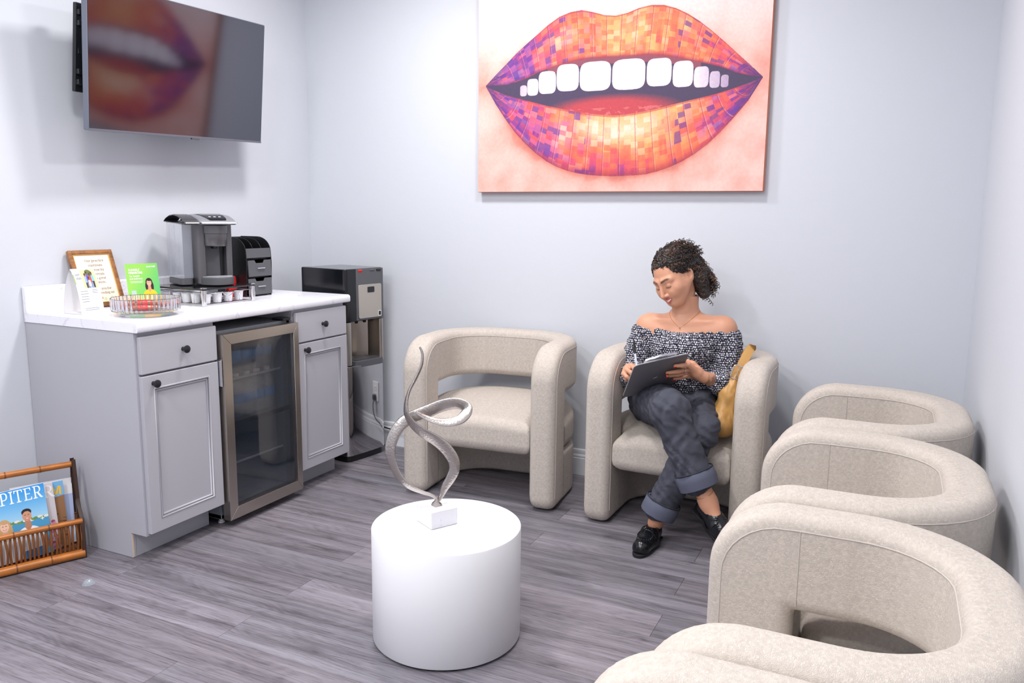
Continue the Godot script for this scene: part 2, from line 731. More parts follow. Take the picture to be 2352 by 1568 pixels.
func make_materials() -> void:
	var peel := noise_tex(512, 0.02, 3, 4)
	peel.as_normal_map = true
	peel.bump_strength = 1.2
	M.wall = triplanar(mat(Color8(202, 206, 214), 0.75), 1.6, true)
	M.wall.normal_enabled = true
	M.wall.normal_texture = peel
	M.wall.normal_scale = 0.25
	M.ceiling = mat(Color8(228, 229, 232), 0.9)
	M.trim = mat(Color8(226, 229, 236), 0.35)
	M.floor = mat(Color8(150, 145, 150), 0.8)
	M.plank = mat(Color8(232, 230, 233), 0.40)
	M.plank.albedo_texture = tex(wood_image(1024, 768))
	M.plank.vertex_color_use_as_albedo = true
	var grain := noise_tex(512, 0.03, 9, 3)
	grain.as_normal_map = true
	grain.bump_strength = 2.0
	M.plank.normal_enabled = true
	M.plank.normal_texture = grain
	M.plank.normal_scale = 0.12
	M.cabinet = mat(Color8(172, 172, 180), 0.5)
	M.cabinet_raw = mat(Color8(216, 196, 170), 0.8)
	M.black_knob = mat(Color8(26, 26, 30), 0.35)
	M.inside_dark = mat(Color8(112, 117, 124), 0.5)
	M.fridge_lining = mat(Color8(128, 136, 146), 0.5)
	M.marble = triplanar(mat(Color8(236, 236, 242), 0.25), 0.8, true)
	M.marble.albedo_texture = tex(marble_image(512, Color8(176, 176, 188), Color8(252, 252, 254), 0.62))
	M.stone = triplanar(mat(Color8(226, 226, 230), 0.35), 5.0, true)
	M.stone.albedo_texture = tex(marble_image(256, Color8(205, 205, 212), Color8(250, 250, 252), 0.8))
	M.steel = mat(Color8(186, 178, 170), 0.28, 1.0)
	M.steel_mirror = mat(Color8(196, 194, 196), 0.06, 1.0)
	M.chrome = mat(Color8(225, 225, 228), 0.08, 1.0)
	M.silver = mat(Color8(184, 177, 172), 0.30, 1.0)
	M.silver.heightmap_enabled = true
	M.silver.heightmap_texture = noise_tex(256, 0.03, 4, 3)
	M.silver.heightmap_scale = 0.05
	triplanar(M.silver, 14.0)
	M.black = mat(Color8(24, 25, 29), 0.35)
	M.black_gloss = mat(Color8(16, 18, 24), 0.12)
	M.grey_plastic = mat(Color8(84, 85, 90), 0.4)
	M.graphite = mat(Color8(102, 101, 104), 0.32, 0.6)
	M.light_grey = mat(Color8(168, 170, 178), 0.3, 0.5)
	M.white = mat(Color8(240, 240, 243), 0.4)
	M.table_white = mat(Color8(236, 237, 241), 0.33)
	M.paper = mat(Color8(238, 238, 240), 0.7)
	M.ink = mat(Color8(52, 44, 40), 0.8)
	M.ink_grey = mat(Color8(120, 124, 136), 0.8)
	M.white_print = mat(Color8(246, 248, 244), 0.7)
	M.red = mat(Color8(206, 32, 30), 0.35)
	M.screen = mat(Color8(100, 100, 108), 0.10, 1.0)
	var wv := weave_images(400)
	M.cream = triplanar(mat(Color8(221, 213, 205), 0.95), 8.0)
	M.cream.albedo_texture = tex(wv[1])
	M.cream.heightmap_enabled = true
	M.cream.heightmap_texture = tex(wv[0])
	M.cream.heightmap_scale = 0.07
	M.cream.rim_enabled = true
	M.cream.rim = 0.25
	M.cream.rim_tint = 0.6
	M.cream_pipe = mat(Color8(190, 183, 176), 0.95)
	M.clear = glass(Color8(235, 238, 245), 0.08, 0.03)
	M.smoke_glass = glass(Color8(34, 42, 54), 0.34, 0.03, 0.8)
	M.tank = glass(Color8(190, 196, 210), 0.2, 0.05)
	M.bamboo = mat(Color8(196, 122, 52), 0.32)
	M.bamboo.albedo_texture = tex(bamboo_image())
	M.bamboo_cane = mat(Color8(122, 72, 34), 0.4)
	M.bamboo_dark = mat(Color8(58, 36, 26), 0.4)
	M.bamboo_node = mat(Color8(112, 62, 28), 0.4)
	M.frame_wood = triplanar(mat(Color8(158, 108, 66), 0.4), 6.0)
	M.frame_wood.albedo_texture = tex(bamboo_image())
	M.lamp_glow = mat(Color8(255, 252, 248), 0.6)
	M.lamp_glow.emission_enabled = true
	M.lamp_glow.emission = Color8(255, 250, 245)
	M.lamp_glow.emission_energy_multiplier = 2.0


func bamboo_image() -> Image:
	var im := Image.create(64, 256, false, Image.FORMAT_RGB8)
	var a := noise(0.02, 51, 3)
	for y in 256:
		for x in 64:
			var t := 0.9 + a.get_noise_2d(x * 4.0, y * 0.5) * 0.22 + a.get_noise_2d(x * 0.5 + 90, y * 2.0) * 0.16
			im.set_pixel(x, y, Color(t, t * 0.97, t * 0.92))
	return im


# ---------------------------------------------------------------- room
func build_room() -> void:
	var t := 0.12
	struct("wall_back", bx(Vector3(ROOM_W * 0.5, ROOM_H * 0.5, -t * 0.5), Vector3(ROOM_W + 2 * t, ROOM_H + 2 * t, t), 0), M.wall)
	struct("wall_left", bx(Vector3(-t * 0.5, ROOM_H * 0.5, ROOM_L * 0.5), Vector3(t, ROOM_H + 2 * t, ROOM_L), 0), M.wall)
	struct("wall_right", bx(Vector3(ROOM_W + t * 0.5, ROOM_H * 0.5, ROOM_L * 0.5), Vector3(t, ROOM_H + 2 * t, ROOM_L), 0), M.wall)
	struct("wall_front", bx(Vector3(ROOM_W * 0.5, ROOM_H * 0.5, ROOM_L + t * 0.5), Vector3(ROOM_W + 2 * t, ROOM_H + 2 * t, t), 0), M.wall)
	struct("ceiling", bx(Vector3(ROOM_W * 0.5, ROOM_H + t * 0.5, ROOM_L * 0.5), Vector3(ROOM_W, t, ROOM_L), 0), M.ceiling)
	var fl := struct("floor", bx(Vector3(ROOM_W * 0.5, -t * 0.5 - 0.003, ROOM_L * 0.5), Vector3(ROOM_W, t, ROOM_L), 0), M.floor)
	# vinyl planks 154 mm wide, 1.21 m long, laid along x with alternating joints
	var rng := RandomNumberGenerator.new()
	rng.seed = 7
	var z0 := 0.0
	var row := 0
	while z0 < ROOM_L - 0.001:
		var z1 := minf(0.015 + 0.154 * (row), ROOM_L)
		if row == 0:
			z1 = 0.015
		var joints := [0.0]
		var x := 0.05 if row % 2 == 1 else 0.61
		while x < ROOM_W:
			if x > 0.1:
				joints.append(x)
			x += 1.21 if row % 2 == 1 else 1.228
		joints.append(ROOM_W)
		for k in joints.size() - 1:
			var xa: float = joints[k]
			var xb: float = joints[k + 1]
			var m := MB.new()
			var tone := rng.randf_range(0.80, 1.06)
			var warm := rng.randf_range(-0.02, 0.015)
			m.tint = Color(tone + warm, tone, tone - warm * 0.4)
			m.box(Vector3((xa + xb) * 0.5, -0.0015, (z0 + z1) * 0.5), Vector3(xb - xa - 0.0008, 0.003, maxf(z1 - z0 - 0.0008, 0.004)), 0.0006)
			var u0 := rng.randf() * 0.17
			var v0 := rng.randf() * 0.82
			var flip := rng.randf() < 0.5
			for q in m.v.size():
				var uu := u0 + (m.v[q].x - xa) / 1.5
				m.uv[q] = Vector2(1.0 - uu if flip else uu, v0 + (m.v[q].z - z0) / 0.93)
			obj("plank", m.mesh(), M.plank, fl)
		z0 = z1
		row += 1
	# moulded baseboards (profile: depth, height)
	var prof := PackedVector2Array([Vector2(0, 0), Vector2(0.014, 0), Vector2(0.014, 0.088), Vector2(0.0115, 0.091), Vector2(0.0125, 0.100), Vector2(0.010, 0.106), Vector2(0.0075, 0.110), Vector2(0.009, 0.119), Vector2(0.007, 0.131), Vector2(0.003, 0.1356), Vector2(0, 0.1356)])
	struct("baseboard_back", MB.new().extrude(prof, ROOM_W, Transform3D(Basis(Vector3(0, 0, 1), Vector3(0, 1, 0), Vector3(-1, 0, 0)), Vector3(ROOM_W, 0.0005, 0)), 0.0, 0.9).mesh(), M.trim)
	struct("baseboard_left", MB.new().extrude(prof, ROOM_L - 1.75, Transform3D(Basis(Vector3(1, 0, 0), Vector3(0, 1, 0), Vector3(0, 0, 1)), Vector3(0, 0.0005, 1.75)), 0.0, 0.9).mesh(), M.trim)
	struct("baseboard_right", MB.new().extrude(prof, ROOM_L - 0.02, Transform3D(Basis(Vector3(-1, 0, 0), Vector3(0, 1, 0), Vector3(0, 0, -1)), Vector3(ROOM_W, 0.0005, ROOM_L)), 0.0, 0.9).mesh(), M.trim)


func build_lamps() -> void:
	# recessed round downlights in the ceiling; each glows and carries an area light of its own size
	var spots := [Vector2(1.05, 1.0), Vector2(2.1, 1.1), Vector2(1.3, 2.3), Vector2(2.3, 2.6), Vector2(1.1, 3.7), Vector2(2.3, 3.9), Vector2(1.7, 4.7)]
	var power := [2.3, 1.9, 1.7, 1.2, 2.6, 2.1, 2.7]
	var where := ["above the painting by the corner", "above the painting by the seated person", "above the counter front", "above the row of cream chairs", "in the ceiling behind the drum table", "in the ceiling beside the right wall", "in the ceiling by the front wall"]
	for i in spots.size():
		var s: Vector2 = spots[i]
		var o := thing("recessed_downlight", "round white recessed downlight " + where[i], "light", Vector3(s.x, ROOM_H, s.y), 0.0, "recessed ceiling downlights")
		obj("trim_ring", lt([Vector2(0.135, -0.0005), Vector2(0.135, -0.004), Vector2(0.150, -0.003), Vector2(0.153, -0.0005)], 40), M.white, o)
		obj("glowing_lens", lt([Vector2(0.0, -0.0015), Vector2(0.135, -0.0015), Vector2(0.135, -0.0005)], 40), M.lamp_glow, o)
		var l := AreaLight3D.new()
		l.name = "lamp"
		l.area_size = Vector2(0.24, 0.24)
		l.light_energy = power[i]
		l.light_color = Color8(255, 252, 250)
		l.area_range = 12.0
		l.area_attenuation = 2.0
		l.shadow_enabled = true
		l.position = Vector3(0, -0.006, 0)
		l.rotation.x = -PI / 2
		o.add_child(l)


# ---------------------------------------------------------------- counter run on the left wall
func knob(parent: Node3D, at: Vector3) -> void:
	var prof := [Vector2(0.0085, 0), Vector2(0.0075, 0.004), Vector2(0.0055, 0.010), Vector2(0.007, 0.014), Vector2(0.0135, 0.017), Vector2(0.0155, 0.021), Vector2(0.0145, 0.025), Vector2(0.009, 0.0275), Vector2(0.0, 0.028)]
	var o := obj("knob", lt(prof, 20), M.black_knob, parent)
	o.transform = Transform3D(Basis(Vector3(0, 1, 0), Vector3(1, 0, 0), Vector3(0, 0, -1)), at)
	o.set_meta("label", "round black knob")


func panel_door(parent: Node3D, x: float, y0: float, y1: float, z0: float, z1: float) -> Node3D:
	# frame of stiles and rails round a recessed panel, a stepped bead between
	var d := node("door", parent)
	var w := 0.052
	var t := 0.020
	var m := MB.new()
	m.box(Vector3(x + t * 0.5, (y0 + y1) * 0.5, z0 + w * 0.5), Vector3(t, y1 - y0, w), 0.0025)
	m.box(Vector3(x + t * 0.5, (y0 + y1) * 0.5, z1 - w * 0.5), Vector3(t, y1 - y0, w), 0.0025)
	m.box(Vector3(x + t * 0.5 - 0.0001, y0 + w * 0.5, (z0 + z1) * 0.5), Vector3(t, w, z1 - z0 - 0.004), 0.0025)
	m.box(Vector3(x + t * 0.5 - 0.0001, y1 - w * 0.5, (z0 + z1) * 0.5), Vector3(t, w, z1 - z0 - 0.004), 0.0025)
	obj("door_frame", m.mesh(), M.cabinet, d)
	obj("panel", bx(Vector3(x + 0.006, (y0 + y1) * 0.5, (z0 + z1) * 0.5), Vector3(0.012, y1 - y0 - 2 * w + 0.004, z1 - z0 - 2 * w + 0.004), 0), M.cabinet, d)
	var b := MB.new()
	for s in [[0.0, 0.0175, 0.0045], [0.009, 0.0145, 0.0035]]:
		var i: float = w + s[0]
		var r := PackedVector2Array()
		for k in 8:
			r.append(Vector2(cos(TAU * k / 8), sin(TAU * k / 8)) * s[2])
		var path := [Vector3(x + s[1], y0 + i, z0 + i), Vector3(x + s[1], y1 - i, z0 + i), Vector3(x + s[1], y1 - i, z1 - i), Vector3(x + s[1], y0 + i, z1 - i)]
		path.reverse()
		var mid := Vector3(x + s[1], (y0 + y1) * 0.5, (z0 + z1) * 0.5)
		var ax := []
		for q in path:
			var o: Vector3 = Vector3(0, signf(q.y - mid.y), signf(q.z - mid.z))
			ax.append([o, Vector3(1, 0, 0)])
		b.sweep(path, ax, r, [Vector2.ONE], false, true)
	b.box(Vector3(x + 0.0125, y0 + w + 0.006, (z0 + z1) * 0.5), Vector3(0.004, 0.014, z1 - z0 - 2 * w), 0.0015)
	b.box(Vector3(x + 0.0125, y1 - w - 0.006, (z0 + z1) * 0.5), Vector3(0.004, 0.014, z1 - z0 - 2 * w), 0.0015)
	b.box(Vector3(x + 0.0125, (y0 + y1) * 0.5, z0 + w + 0.006), Vector3(0.004, y1 - y0 - 2 * w, 0.014), 0.0015)
	b.box(Vector3(x + 0.0125, (y0 + y1) * 0.5, z1 - w - 0.006), Vector3(0.004, y1 - y0 - 2 * w, 0.014), 0.0015)
	obj("moulding", b.mesh(), M.cabinet, d)
	return d


func base_cabinet(label: String, z0: float, z1: float, exposed: bool, knob_z: float) -> void:
	var c := thing("base_cabinet", label, "cabinet", Vector3(0, 0, (z0 + z1) * 0.5))
	var a := z0 - (z0 + z1) * 0.5
	var b := -a
	var bb := b - 0.018 if exposed else b
	obj("carcass", bx(Vector3(0.306, 0.487, (a + bb) * 0.5), Vector3(0.608, 0.776, bb - a - 0.001), 0.001), M.cabinet, c)
	obj("toe_kick", bx(Vector3(0.527, 0.05, (a + bb) * 0.5), Vector3(0.012, 0.098, bb - a - 0.002), 0.0), M.cabinet, c)
	if exposed:
		var poly := PackedVector2Array([Vector2(0.003, 0.001), Vector2(0.5335, 0.001), Vector2(0.5335, 0.1), Vector2(0.613, 0.1), Vector2(0.613, 0.8755), Vector2(0.003, 0.8755)])
		obj("side_panel", MB.new().extrude(poly, 0.018, Transform3D(Basis.IDENTITY, Vector3(0, 0, bb)), 0.001).mesh(), M.cabinet, c)
		obj("raw_edge", bx(Vector3(0.5342, 0.05, b - 0.004), Vector3(0.0012, 0.094, 0.007), 0), M.cabinet_raw, c)
	var f := 0.6125
	var dz0 := a + 0.004
	var dz1 := b - (0.010 if exposed else 0.004)
	var dr := node("drawer", c)
	obj("drawer_front", bx(Vector3(f + 0.010, 0.7905, (dz0 + dz1) * 0.5), Vector3(0.020, 0.141, dz1 - dz0), 0.004), M.cabinet, dr)
	knob(dr, Vector3(f + 0.020, 0.792, (dz0 + dz1) * 0.5 - (0.01 if exposed else 0.0)))
	var d := panel_door(c, f, 0.108, 0.714, dz0, dz1)
	knob(d, Vector3(f + 0.020, 0.683, knob_z - (z0 + z1) * 0.5))


func bottle(at: Vector3, group: String, label: String, k: int) -> void:
	var o := thing("water_bottle", label, "bottle", at, 0.4 * k, group)
	obj("bottle_body", lt([Vector2(0, 0.002), Vector2(0.026, 0.001), Vector2(0.0305, 0.006), Vector2(0.031, 0.03), Vector2(0.0295, 0.036), Vector2(0.031, 0.042), Vector2(0.0312, 0.058), Vector2(0.0312, 0.108), Vector2(0.030, 0.114), Vector2(0.0312, 0.120), Vector2(0.029, 0.138), Vector2(0.021, 0.158), Vector2(0.0125, 0.170), Vector2(0.0122, 0.182)], 20), M.clear, o)
	obj("water", lt([Vector2(0, 0.004), Vector2(0.0285, 0.006), Vector2(0.029, 0.13), Vector2(0.019, 0.156), Vector2(0, 0.157)], 16), M.bottle_water, o)
	obj("bottle_label", lt([Vector2(0.0315, 0.060), Vector2(0.0317, 0.061), Vector2(0.0317, 0.103), Vector2(0.0315, 0.104)], 20), M.bottle_label, o)
	obj("cap", lt([Vector2(0.0145, 0.178), Vector2(0.0148, 0.180), Vector2(0.0148, 0.193), Vector2(0.013, 0.1955), Vector2(0, 0.196)], 16), M.white, o)


func build_counter_run() -> void:
	M.bottle_label = mat(Color8(70, 140, 205), 0.4)
	M.bottle_water = glass(Color8(200, 215, 228), 0.22, 0.05)
	M.shelf_edge = mat(Color8(168, 176, 186), 0.3)
	base_cabinet("grey base cabinet with exposed side panel beside the magazine rack", 1.354, 1.733, true, 1.675)
	base_cabinet("grey base cabinet beside the black water dispenser", 0.508, 0.886, false, 0.828)
	# worktop with rolled front edge and cove backsplash in one piece
	var p := PackedVector2Array([Vector2(0.003, 0.8765), Vector2(0.632, 0.8765), Vector2(0.638, 0.8785), Vector2(0.641, 0.884)])
	for k in 7:
		var a := PI * 0.5 * k / 6
		p.append(Vector2(0.627 + 0.014 * cos(a), 0.900 + 0.014 * sin(a)))
	for k in 6:
		var a := -PI * 0.5 - PI * 0.5 * k / 5
		p.append(Vector2(0.038 + 0.016 * cos(a), 0.930 + 0.016 * sin(a)))
	for k in 6:
		var a := PI * 0.5 * k / 5
		p.append(Vector2(0.012 + 0.010 * cos(a), 1.006 + 0.010 * sin(a)))
	p.append(Vector2(0.003, 1.016))
	var w := obj("worktop", MB.new().extrude(p, 1.249, Transform3D(Basis.IDENTITY, Vector3(0, 0, 0.487)), 0.002, 0.7).mesh(), M.marble)
	tag(w, "white marbled worktop with rolled edge and low backsplash over the grey cabinets", "worktop")
	# beverage fridge
	var f := thing("beverage_fridge", "beverage fridge with steel framed glass door between the grey cabinets", "fridge", Vector3(0, 0, 1.12))
	var zw := 0.212
	var sh := MB.new()
	sh.box(Vector3(0.10, 0.43, 0), Vector3(0.02, 0.80, zw * 2 + 0.02), 0.002)
	sh.box(Vector3(0.345, 0.43, -zw - 0.006), Vector3(0.51, 0.80, 0.022), 0.002)
	sh.box(Vector3(0.345, 0.43, zw + 0.006), Vector3(0.51, 0.80, 0.022), 0.002)
	sh.box(Vector3(0.345, 0.821, 0), Vector3(0.51, 0.022, zw * 2 + 0.034), 0.003)
	sh.box(Vector3(0.345, 0.041, 0), Vector3(0.51, 0.022, zw * 2 + 0.034), 0.003)
	obj("housing", sh.mesh(), M.inside_dark, f)
	var ln := MB.new()
	ln.box(Vector3(0.1125, 0.43, 0), Vector3(0.004, 0.755, zw * 2 - 0.012), 0)
	ln.box(Vector3(0.345, 0.43, -zw + 0.0065), Vector3(0.46, 0.755, 0.003), 0)
	ln.box(Vector3(0.345, 0.43, zw - 0.0065), Vector3(0.46, 0.755, 0.003), 0)
	ln.box(Vector3(0.345, 0.0545, 0), Vector3(0.46, 0.003, zw * 2 - 0.016), 0)
	obj("lining", ln.mesh(), M.fridge_lining, f)
	obj("hinge_cover", bx(Vector3(0.585, 0.838, -zw + 0.02), Vector3(0.07, 0.012, 0.05), 0.004), M.black, f)
	for y in [0.606, 0.416, 0.236]:
		var s := obj("shelf", bx(Vector3(0.345, y, 0), Vector3(0.42, 0.005, zw * 2 - 0.012), 0.001), M.clear, f)
		obj("shelf_edge", bx(Vector3(0.557, y, 0), Vector3(0.008, 0.009, zw * 2 - 0.012), 0.002), M.shelf_edge, s)
	for s in [-1, 1]:
		for t in [0.14, 0.56]:
			obj("foot", lt([Vector2(0.0, 0.0), Vector2(0.013, 0.0), Vector2(0.013, 0.006), Vector2(0.008, 0.008), Vector2(0.008, 0.032)], 14, Transform3D(Basis.IDENTITY, Vector3(t, 0.0005, s * (zw - 0.02)))), M.white, f)
	var door := node("door", f)
	var y0 := 0.034
	var y1 := 0.822
	var z0 := -0.2285
	var z1 := 0.2285
	var fr := MB.new()
	# mitred steel rails: each a four-sided prism with slanted ends
	var inn := [z0 + 0.034, y0 + 0.050, z1 - 0.046, y1 - 0.044]  # z low, y low, z high, y high
	var oc := [Vector2(z0, y0), Vector2(z1, y0), Vector2(z1, y1), Vector2(z0, y1)]
	var ic := [Vector2(inn[0], inn[1]), Vector2(inn[2], inn[1]), Vector2(inn[2], inn[3]), Vector2(inn[0], inn[3])]
	for k in 4:
		var quadp := PackedVector2Array([Vector2(-oc[k].x, oc[k].y), Vector2(-ic[k].x, ic[k].y), Vector2(-ic[(k + 1) % 4].x, ic[(k + 1) % 4].y), Vector2(-oc[(k + 1) % 4].x, oc[(k + 1) % 4].y)])
		fr.extrude(quadp, 0.040, Transform3D(Basis(Vector3(0, 0, -1), Vector3(0, 1, 0), Vector3(1, 0, 0)), Vector3(0.613, 0, 0)), 0.0015)
	obj("steel_frame", fr.mesh(), M.steel, door)
	var pane := obj("glass_pane", bx(Vector3(0.642, (inn[1] + inn[3]) * 0.5, (inn[0] + inn[2]) * 0.5), Vector3(0.001, inn[3] - inn[1] + 0.004, inn[2] - inn[0] + 0.004), 0), M.smoke_glass, door)
	pane.set_meta("label", "dark tinted glass pane")
	obj("seal", bx(Vector3(0.607, 0.428, 0), Vector3(0.010, 0.02, 0.43), 0.002), M.black, door)
	obj("edge_handle", bx(Vector3(0.632, 0.665, z1 + 0.0035), Vector3(0.030, 0.115, 0.006), 0.0028), M.chrome, door)
	const ORD := ["first", "second", "third", "fourth"]
	for i in 4:
		bottle(Vector3(0.50, 0.4195, [1.135, 1.070, 1.006, 0.942][i]), "water bottles in the fridge", "blue-labelled water bottle on the fridge's middle shelf, front row, %s from the door handle" % ORD[i], i)
		bottle(Vector3(0.42, 0.4195, [1.16, 1.09, 1.02, 0.95][i]), "water bottles in the fridge", "blue-labelled water bottle on the fridge's middle shelf, back row, %s from the door handle" % ORD[i], i + 2)
	for i in 4:
		bottle(Vector3(0.48, 0.6095, [1.12, 1.055, 0.99, 0.925][i]), "water bottles in the fridge", "blue-labelled water bottle on the fridge's top shelf, %s from the door handle" % ORD[i], i + 1)


# ---------------------------------------------------------------- water dispenser
func build_dispenser() -> void:
	var turn := atan2(0.98677, 0.16211)
	var d := thing("water_dispenser", "tall black and steel water dispenser standing in the corner beside the cabinets", "dispenser", Vector3(0.4056, 0, 0.2388), turn)
	var flat := func(y: float) -> Transform3D: return Transform3D(Basis(Vector3(1, 0, 0), Vector3(0, 0, -1), Vector3(0, 1, 0)), Vector3(0, y, 0))
	# plan outline: x wide, y = -depth; front slightly bowed, corners round
	var plan := func(w: float, front: float, back: float, r: float, bow: float) -> PackedVector2Array:
		var out := PackedVector2Array()
		for k in 13:  # front, left to right
			var x := lerpf(-w * 0.5 + r, w * 0.5 - r, k / 12.0)
			out.append(Vector2(x, -front - bow * (1.0 - pow(2.0 * x / w, 2.0)) + bow * 0.2))
		for k in range(1, 6):
			var a := -PI * 0.5 + PI * 0.5 * k / 6
			out.append(Vector2(w * 0.5 - r + r * cos(a), -front + r + r * sin(a)))
		out.append(Vector2(w * 0.5, -front + r))
		out.append(Vector2(w * 0.5, -back))
		out.append(Vector2(-w * 0.5, -back))
		out.append(Vector2(-w * 0.5, -front + r))
		for k in range(1, 6):
			var a := PI + PI * 0.5 * k / 6
			out.append(Vector2(-w * 0.5 + r + r * cos(a), -front + r + r * sin(a)))
		return out
	obj("plinth", MB.new().extrude(plan.call(0.27, 0.155, -0.16, 0.03, 0.004), 0.032, flat.call(0.001), 0.002).mesh(), M.black, d)
	obj("lower_front", MB.new().extrude(plan.call(0.285, 0.163, -0.12, 0.028, 0.006), 0.485, flat.call(0.034), 0.002).mesh(), M.steel_mirror, d)
	obj("back_case", bx(Vector3(0, 0.52, -0.11), Vector3(0.276, 0.98, 0.12), 0.006), M.black, d)
	obj("niche_back", bx(Vector3(0.01, 0.64, -0.02), Vector3(0.235, 0.235, 0.02), 0.002), M.steel, d)
	for s in [-1, 1]:
		obj("niche_cheek", MB.new().extrude(plan.call(0.052 if s < 0 else 0.03, 0.160, -0.05, 0.012, 0.002), 0.228, Transform3D(Basis(Vector3(1, 0, 0), Vector3(0, 0, -1), Vector3(0, 1, 0)), Vector3(-0.1165 if s < 0 else 0.1275, 0.524, 0)), 0.001).mesh(), M.steel, d)
	var curved := PackedVector2Array()
	for k in 9:
		var t := k / 8.0
		curved.append(Vector2(lerpf(-0.085, 0.11, t), 0.05 * sin(PI * t) - 0.02))
	curved.append(Vector2(0.11, 0.06))
	curved.append(Vector2(-0.085, 0.06))
	obj("niche_curve", MB.new().extrude(curved, 0.226, Transform3D(Basis(Vector3(1, 0, 0), Vector3(0, 0, -1), Vector3(0, 1, 0)), Vector3(0, 0.524, 0.05)), 0.0).mesh(), M.steel, d)
	obj("upper_housing", MB.new().extrude(plan.call(0.282, 0.163, -0.165, 0.022, 0.003), 0.275, flat.call(0.7545), 0.004).mesh(), M.black_gloss, d)
	obj("front_bezel", MB.new().extrude(plan.call(0.206, 0.168, -0.1, 0.012, 0.002), 0.27, Transform3D(Basis(Vector3(1, 0, 0), Vector3(0, 0, -1), Vector3(0, 1, 0)), Vector3(0.036, 0.757, 0)), 0.002).mesh(), M.grey_plastic, d)
	var face := obj("face_plate", MB.new().extrude(round_poly(0.168, 0.178, 0.010), 0.006, Transform3D(Basis.IDENTITY, Vector3(0.030, 0.856, 0.1685)), 0.0015).mesh(), mat(Color8(176, 170, 162), 0.35, 0.35), d)
	obj("display", MB.new().extrude(round_poly(0.050, 0.030, 0.004), 0.0015, Transform3D(Basis.IDENTITY, Vector3(0.034, 0.917, 0.1745)), 0.0004).mesh(), M.black, face)
	obj("sticker", bx(Vector3(0.098, 0.786, 0.1747), Vector3(0.022, 0.028, 0.0006), 0), M.white, face)
	obj("sticker_print", bx(Vector3(0.098, 0.786, 0.1751), Vector3(0.017, 0.022, 0.0004), 0), M.black, face)
	var bs := rot_x(0.5)
	var red := obj("hot_button", bx(Vector3(-0.036, 1.016, 0.160), Vector3(0.028, 0.022, 0.022), 0.003, bs), M.red, d)
	red.set_meta("label", "red hot water button")
	obj("cold_button", bx(Vector3(0.050, 1.016, 0.160), Vector3(0.034, 0.022, 0.022), 0.003, bs), M.grey_plastic, d)
	obj("room_button", bx(Vector3(0.098, 1.016, 0.160), Vector3(0.034, 0.022, 0.022), 0.003, bs), M.black, d)
	for x in [-0.04, 0.02, 0.08]:
		obj("spout", lt([Vector2(0.007, 0.0), Vector2(0.009, 0.004), Vector2(0.010, 0.028)], 14, Transform3D(Basis.IDENTITY, Vector3(x, 0.728, 0.075))), M.black, d)
	var tray := obj("drip_tray", MB.new().extrude(plan.call(0.205, 0.166, 0.02, 0.014, 0.004), 0.034, Transform3D(Basis(Vector3(1, 0, 0), Vector3(0, 0, -1), Vector3(0, 1, 0)), Vector3(0.03, 0.506, 0)), 0.002).mesh(), M.grey_plastic, d)
	for k in 9:
		obj("grille_bar", bx(Vector3(0.03, 0.5425, 0.045 + k * 0.0125), Vector3(0.17, 0.004, 0.005), 0.001), M.graphite, tray)
	# wall outlet with the dispenser's plug
	var o := thing("wall_outlet", "white double wall outlet on the back wall behind the cream armchair", "outlet", Vector3(0.815, 0.29, 0.0))
	obj("cover_plate", bx(Vector3(0, 0, 0.0035), Vector3(0.072, 0.116, 0.006), 0.002), M.white, o)
	for s in [-1, 1]:
		var r := obj("socket", bx(Vector3(0, s * 0.0195, 0.0072), Vector3(0.034, 0.028, 0.0024), 0.001), M.white, o)
		for q in [-1, 1]:
			obj("slot", bx(Vector3(q * 0.0065, s * 0.0195 + 0.003, 0.0085), Vector3(0.0022, 0.008, 0.0006), 0), M.black, r)
	var cord := thing("power_cord", "black power cord from the wall outlet to the water dispenser", "cord", Vector3(0.815, 0.27, 0.0))
	obj("plug", bx(Vector3(0, -0.012, 0.022), Vector3(0.026, 0.034, 0.026), 0.005), M.grey_plastic, cord)
	var path := curve([Vector3(0, -0.026, 0.026), Vector3(0.002, -0.06, 0.034), Vector3(-0.02, -0.115, 0.040), Vector3(-0.07, -0.150, 0.034), Vector3(-0.15, -0.162, 0.030), Vector3(-0.235, -0.172, 0.026), Vector3(-0.32, -0.16, 0.024), Vector3(-0.40, -0.13, 0.024)], 6)
	obj("cable", tb(path, 0.0034, 8), M.black, cord)


# ---------------------------------------------------------------- painting and television
func along(a: Array, s: float) -> float:
	var x := clampf(s, 0.0, 1.0) * (a.size() - 1)
	var i := mini(int(x), a.size() - 2)
	return lerpf(a[i], a[i + 1], x - i)


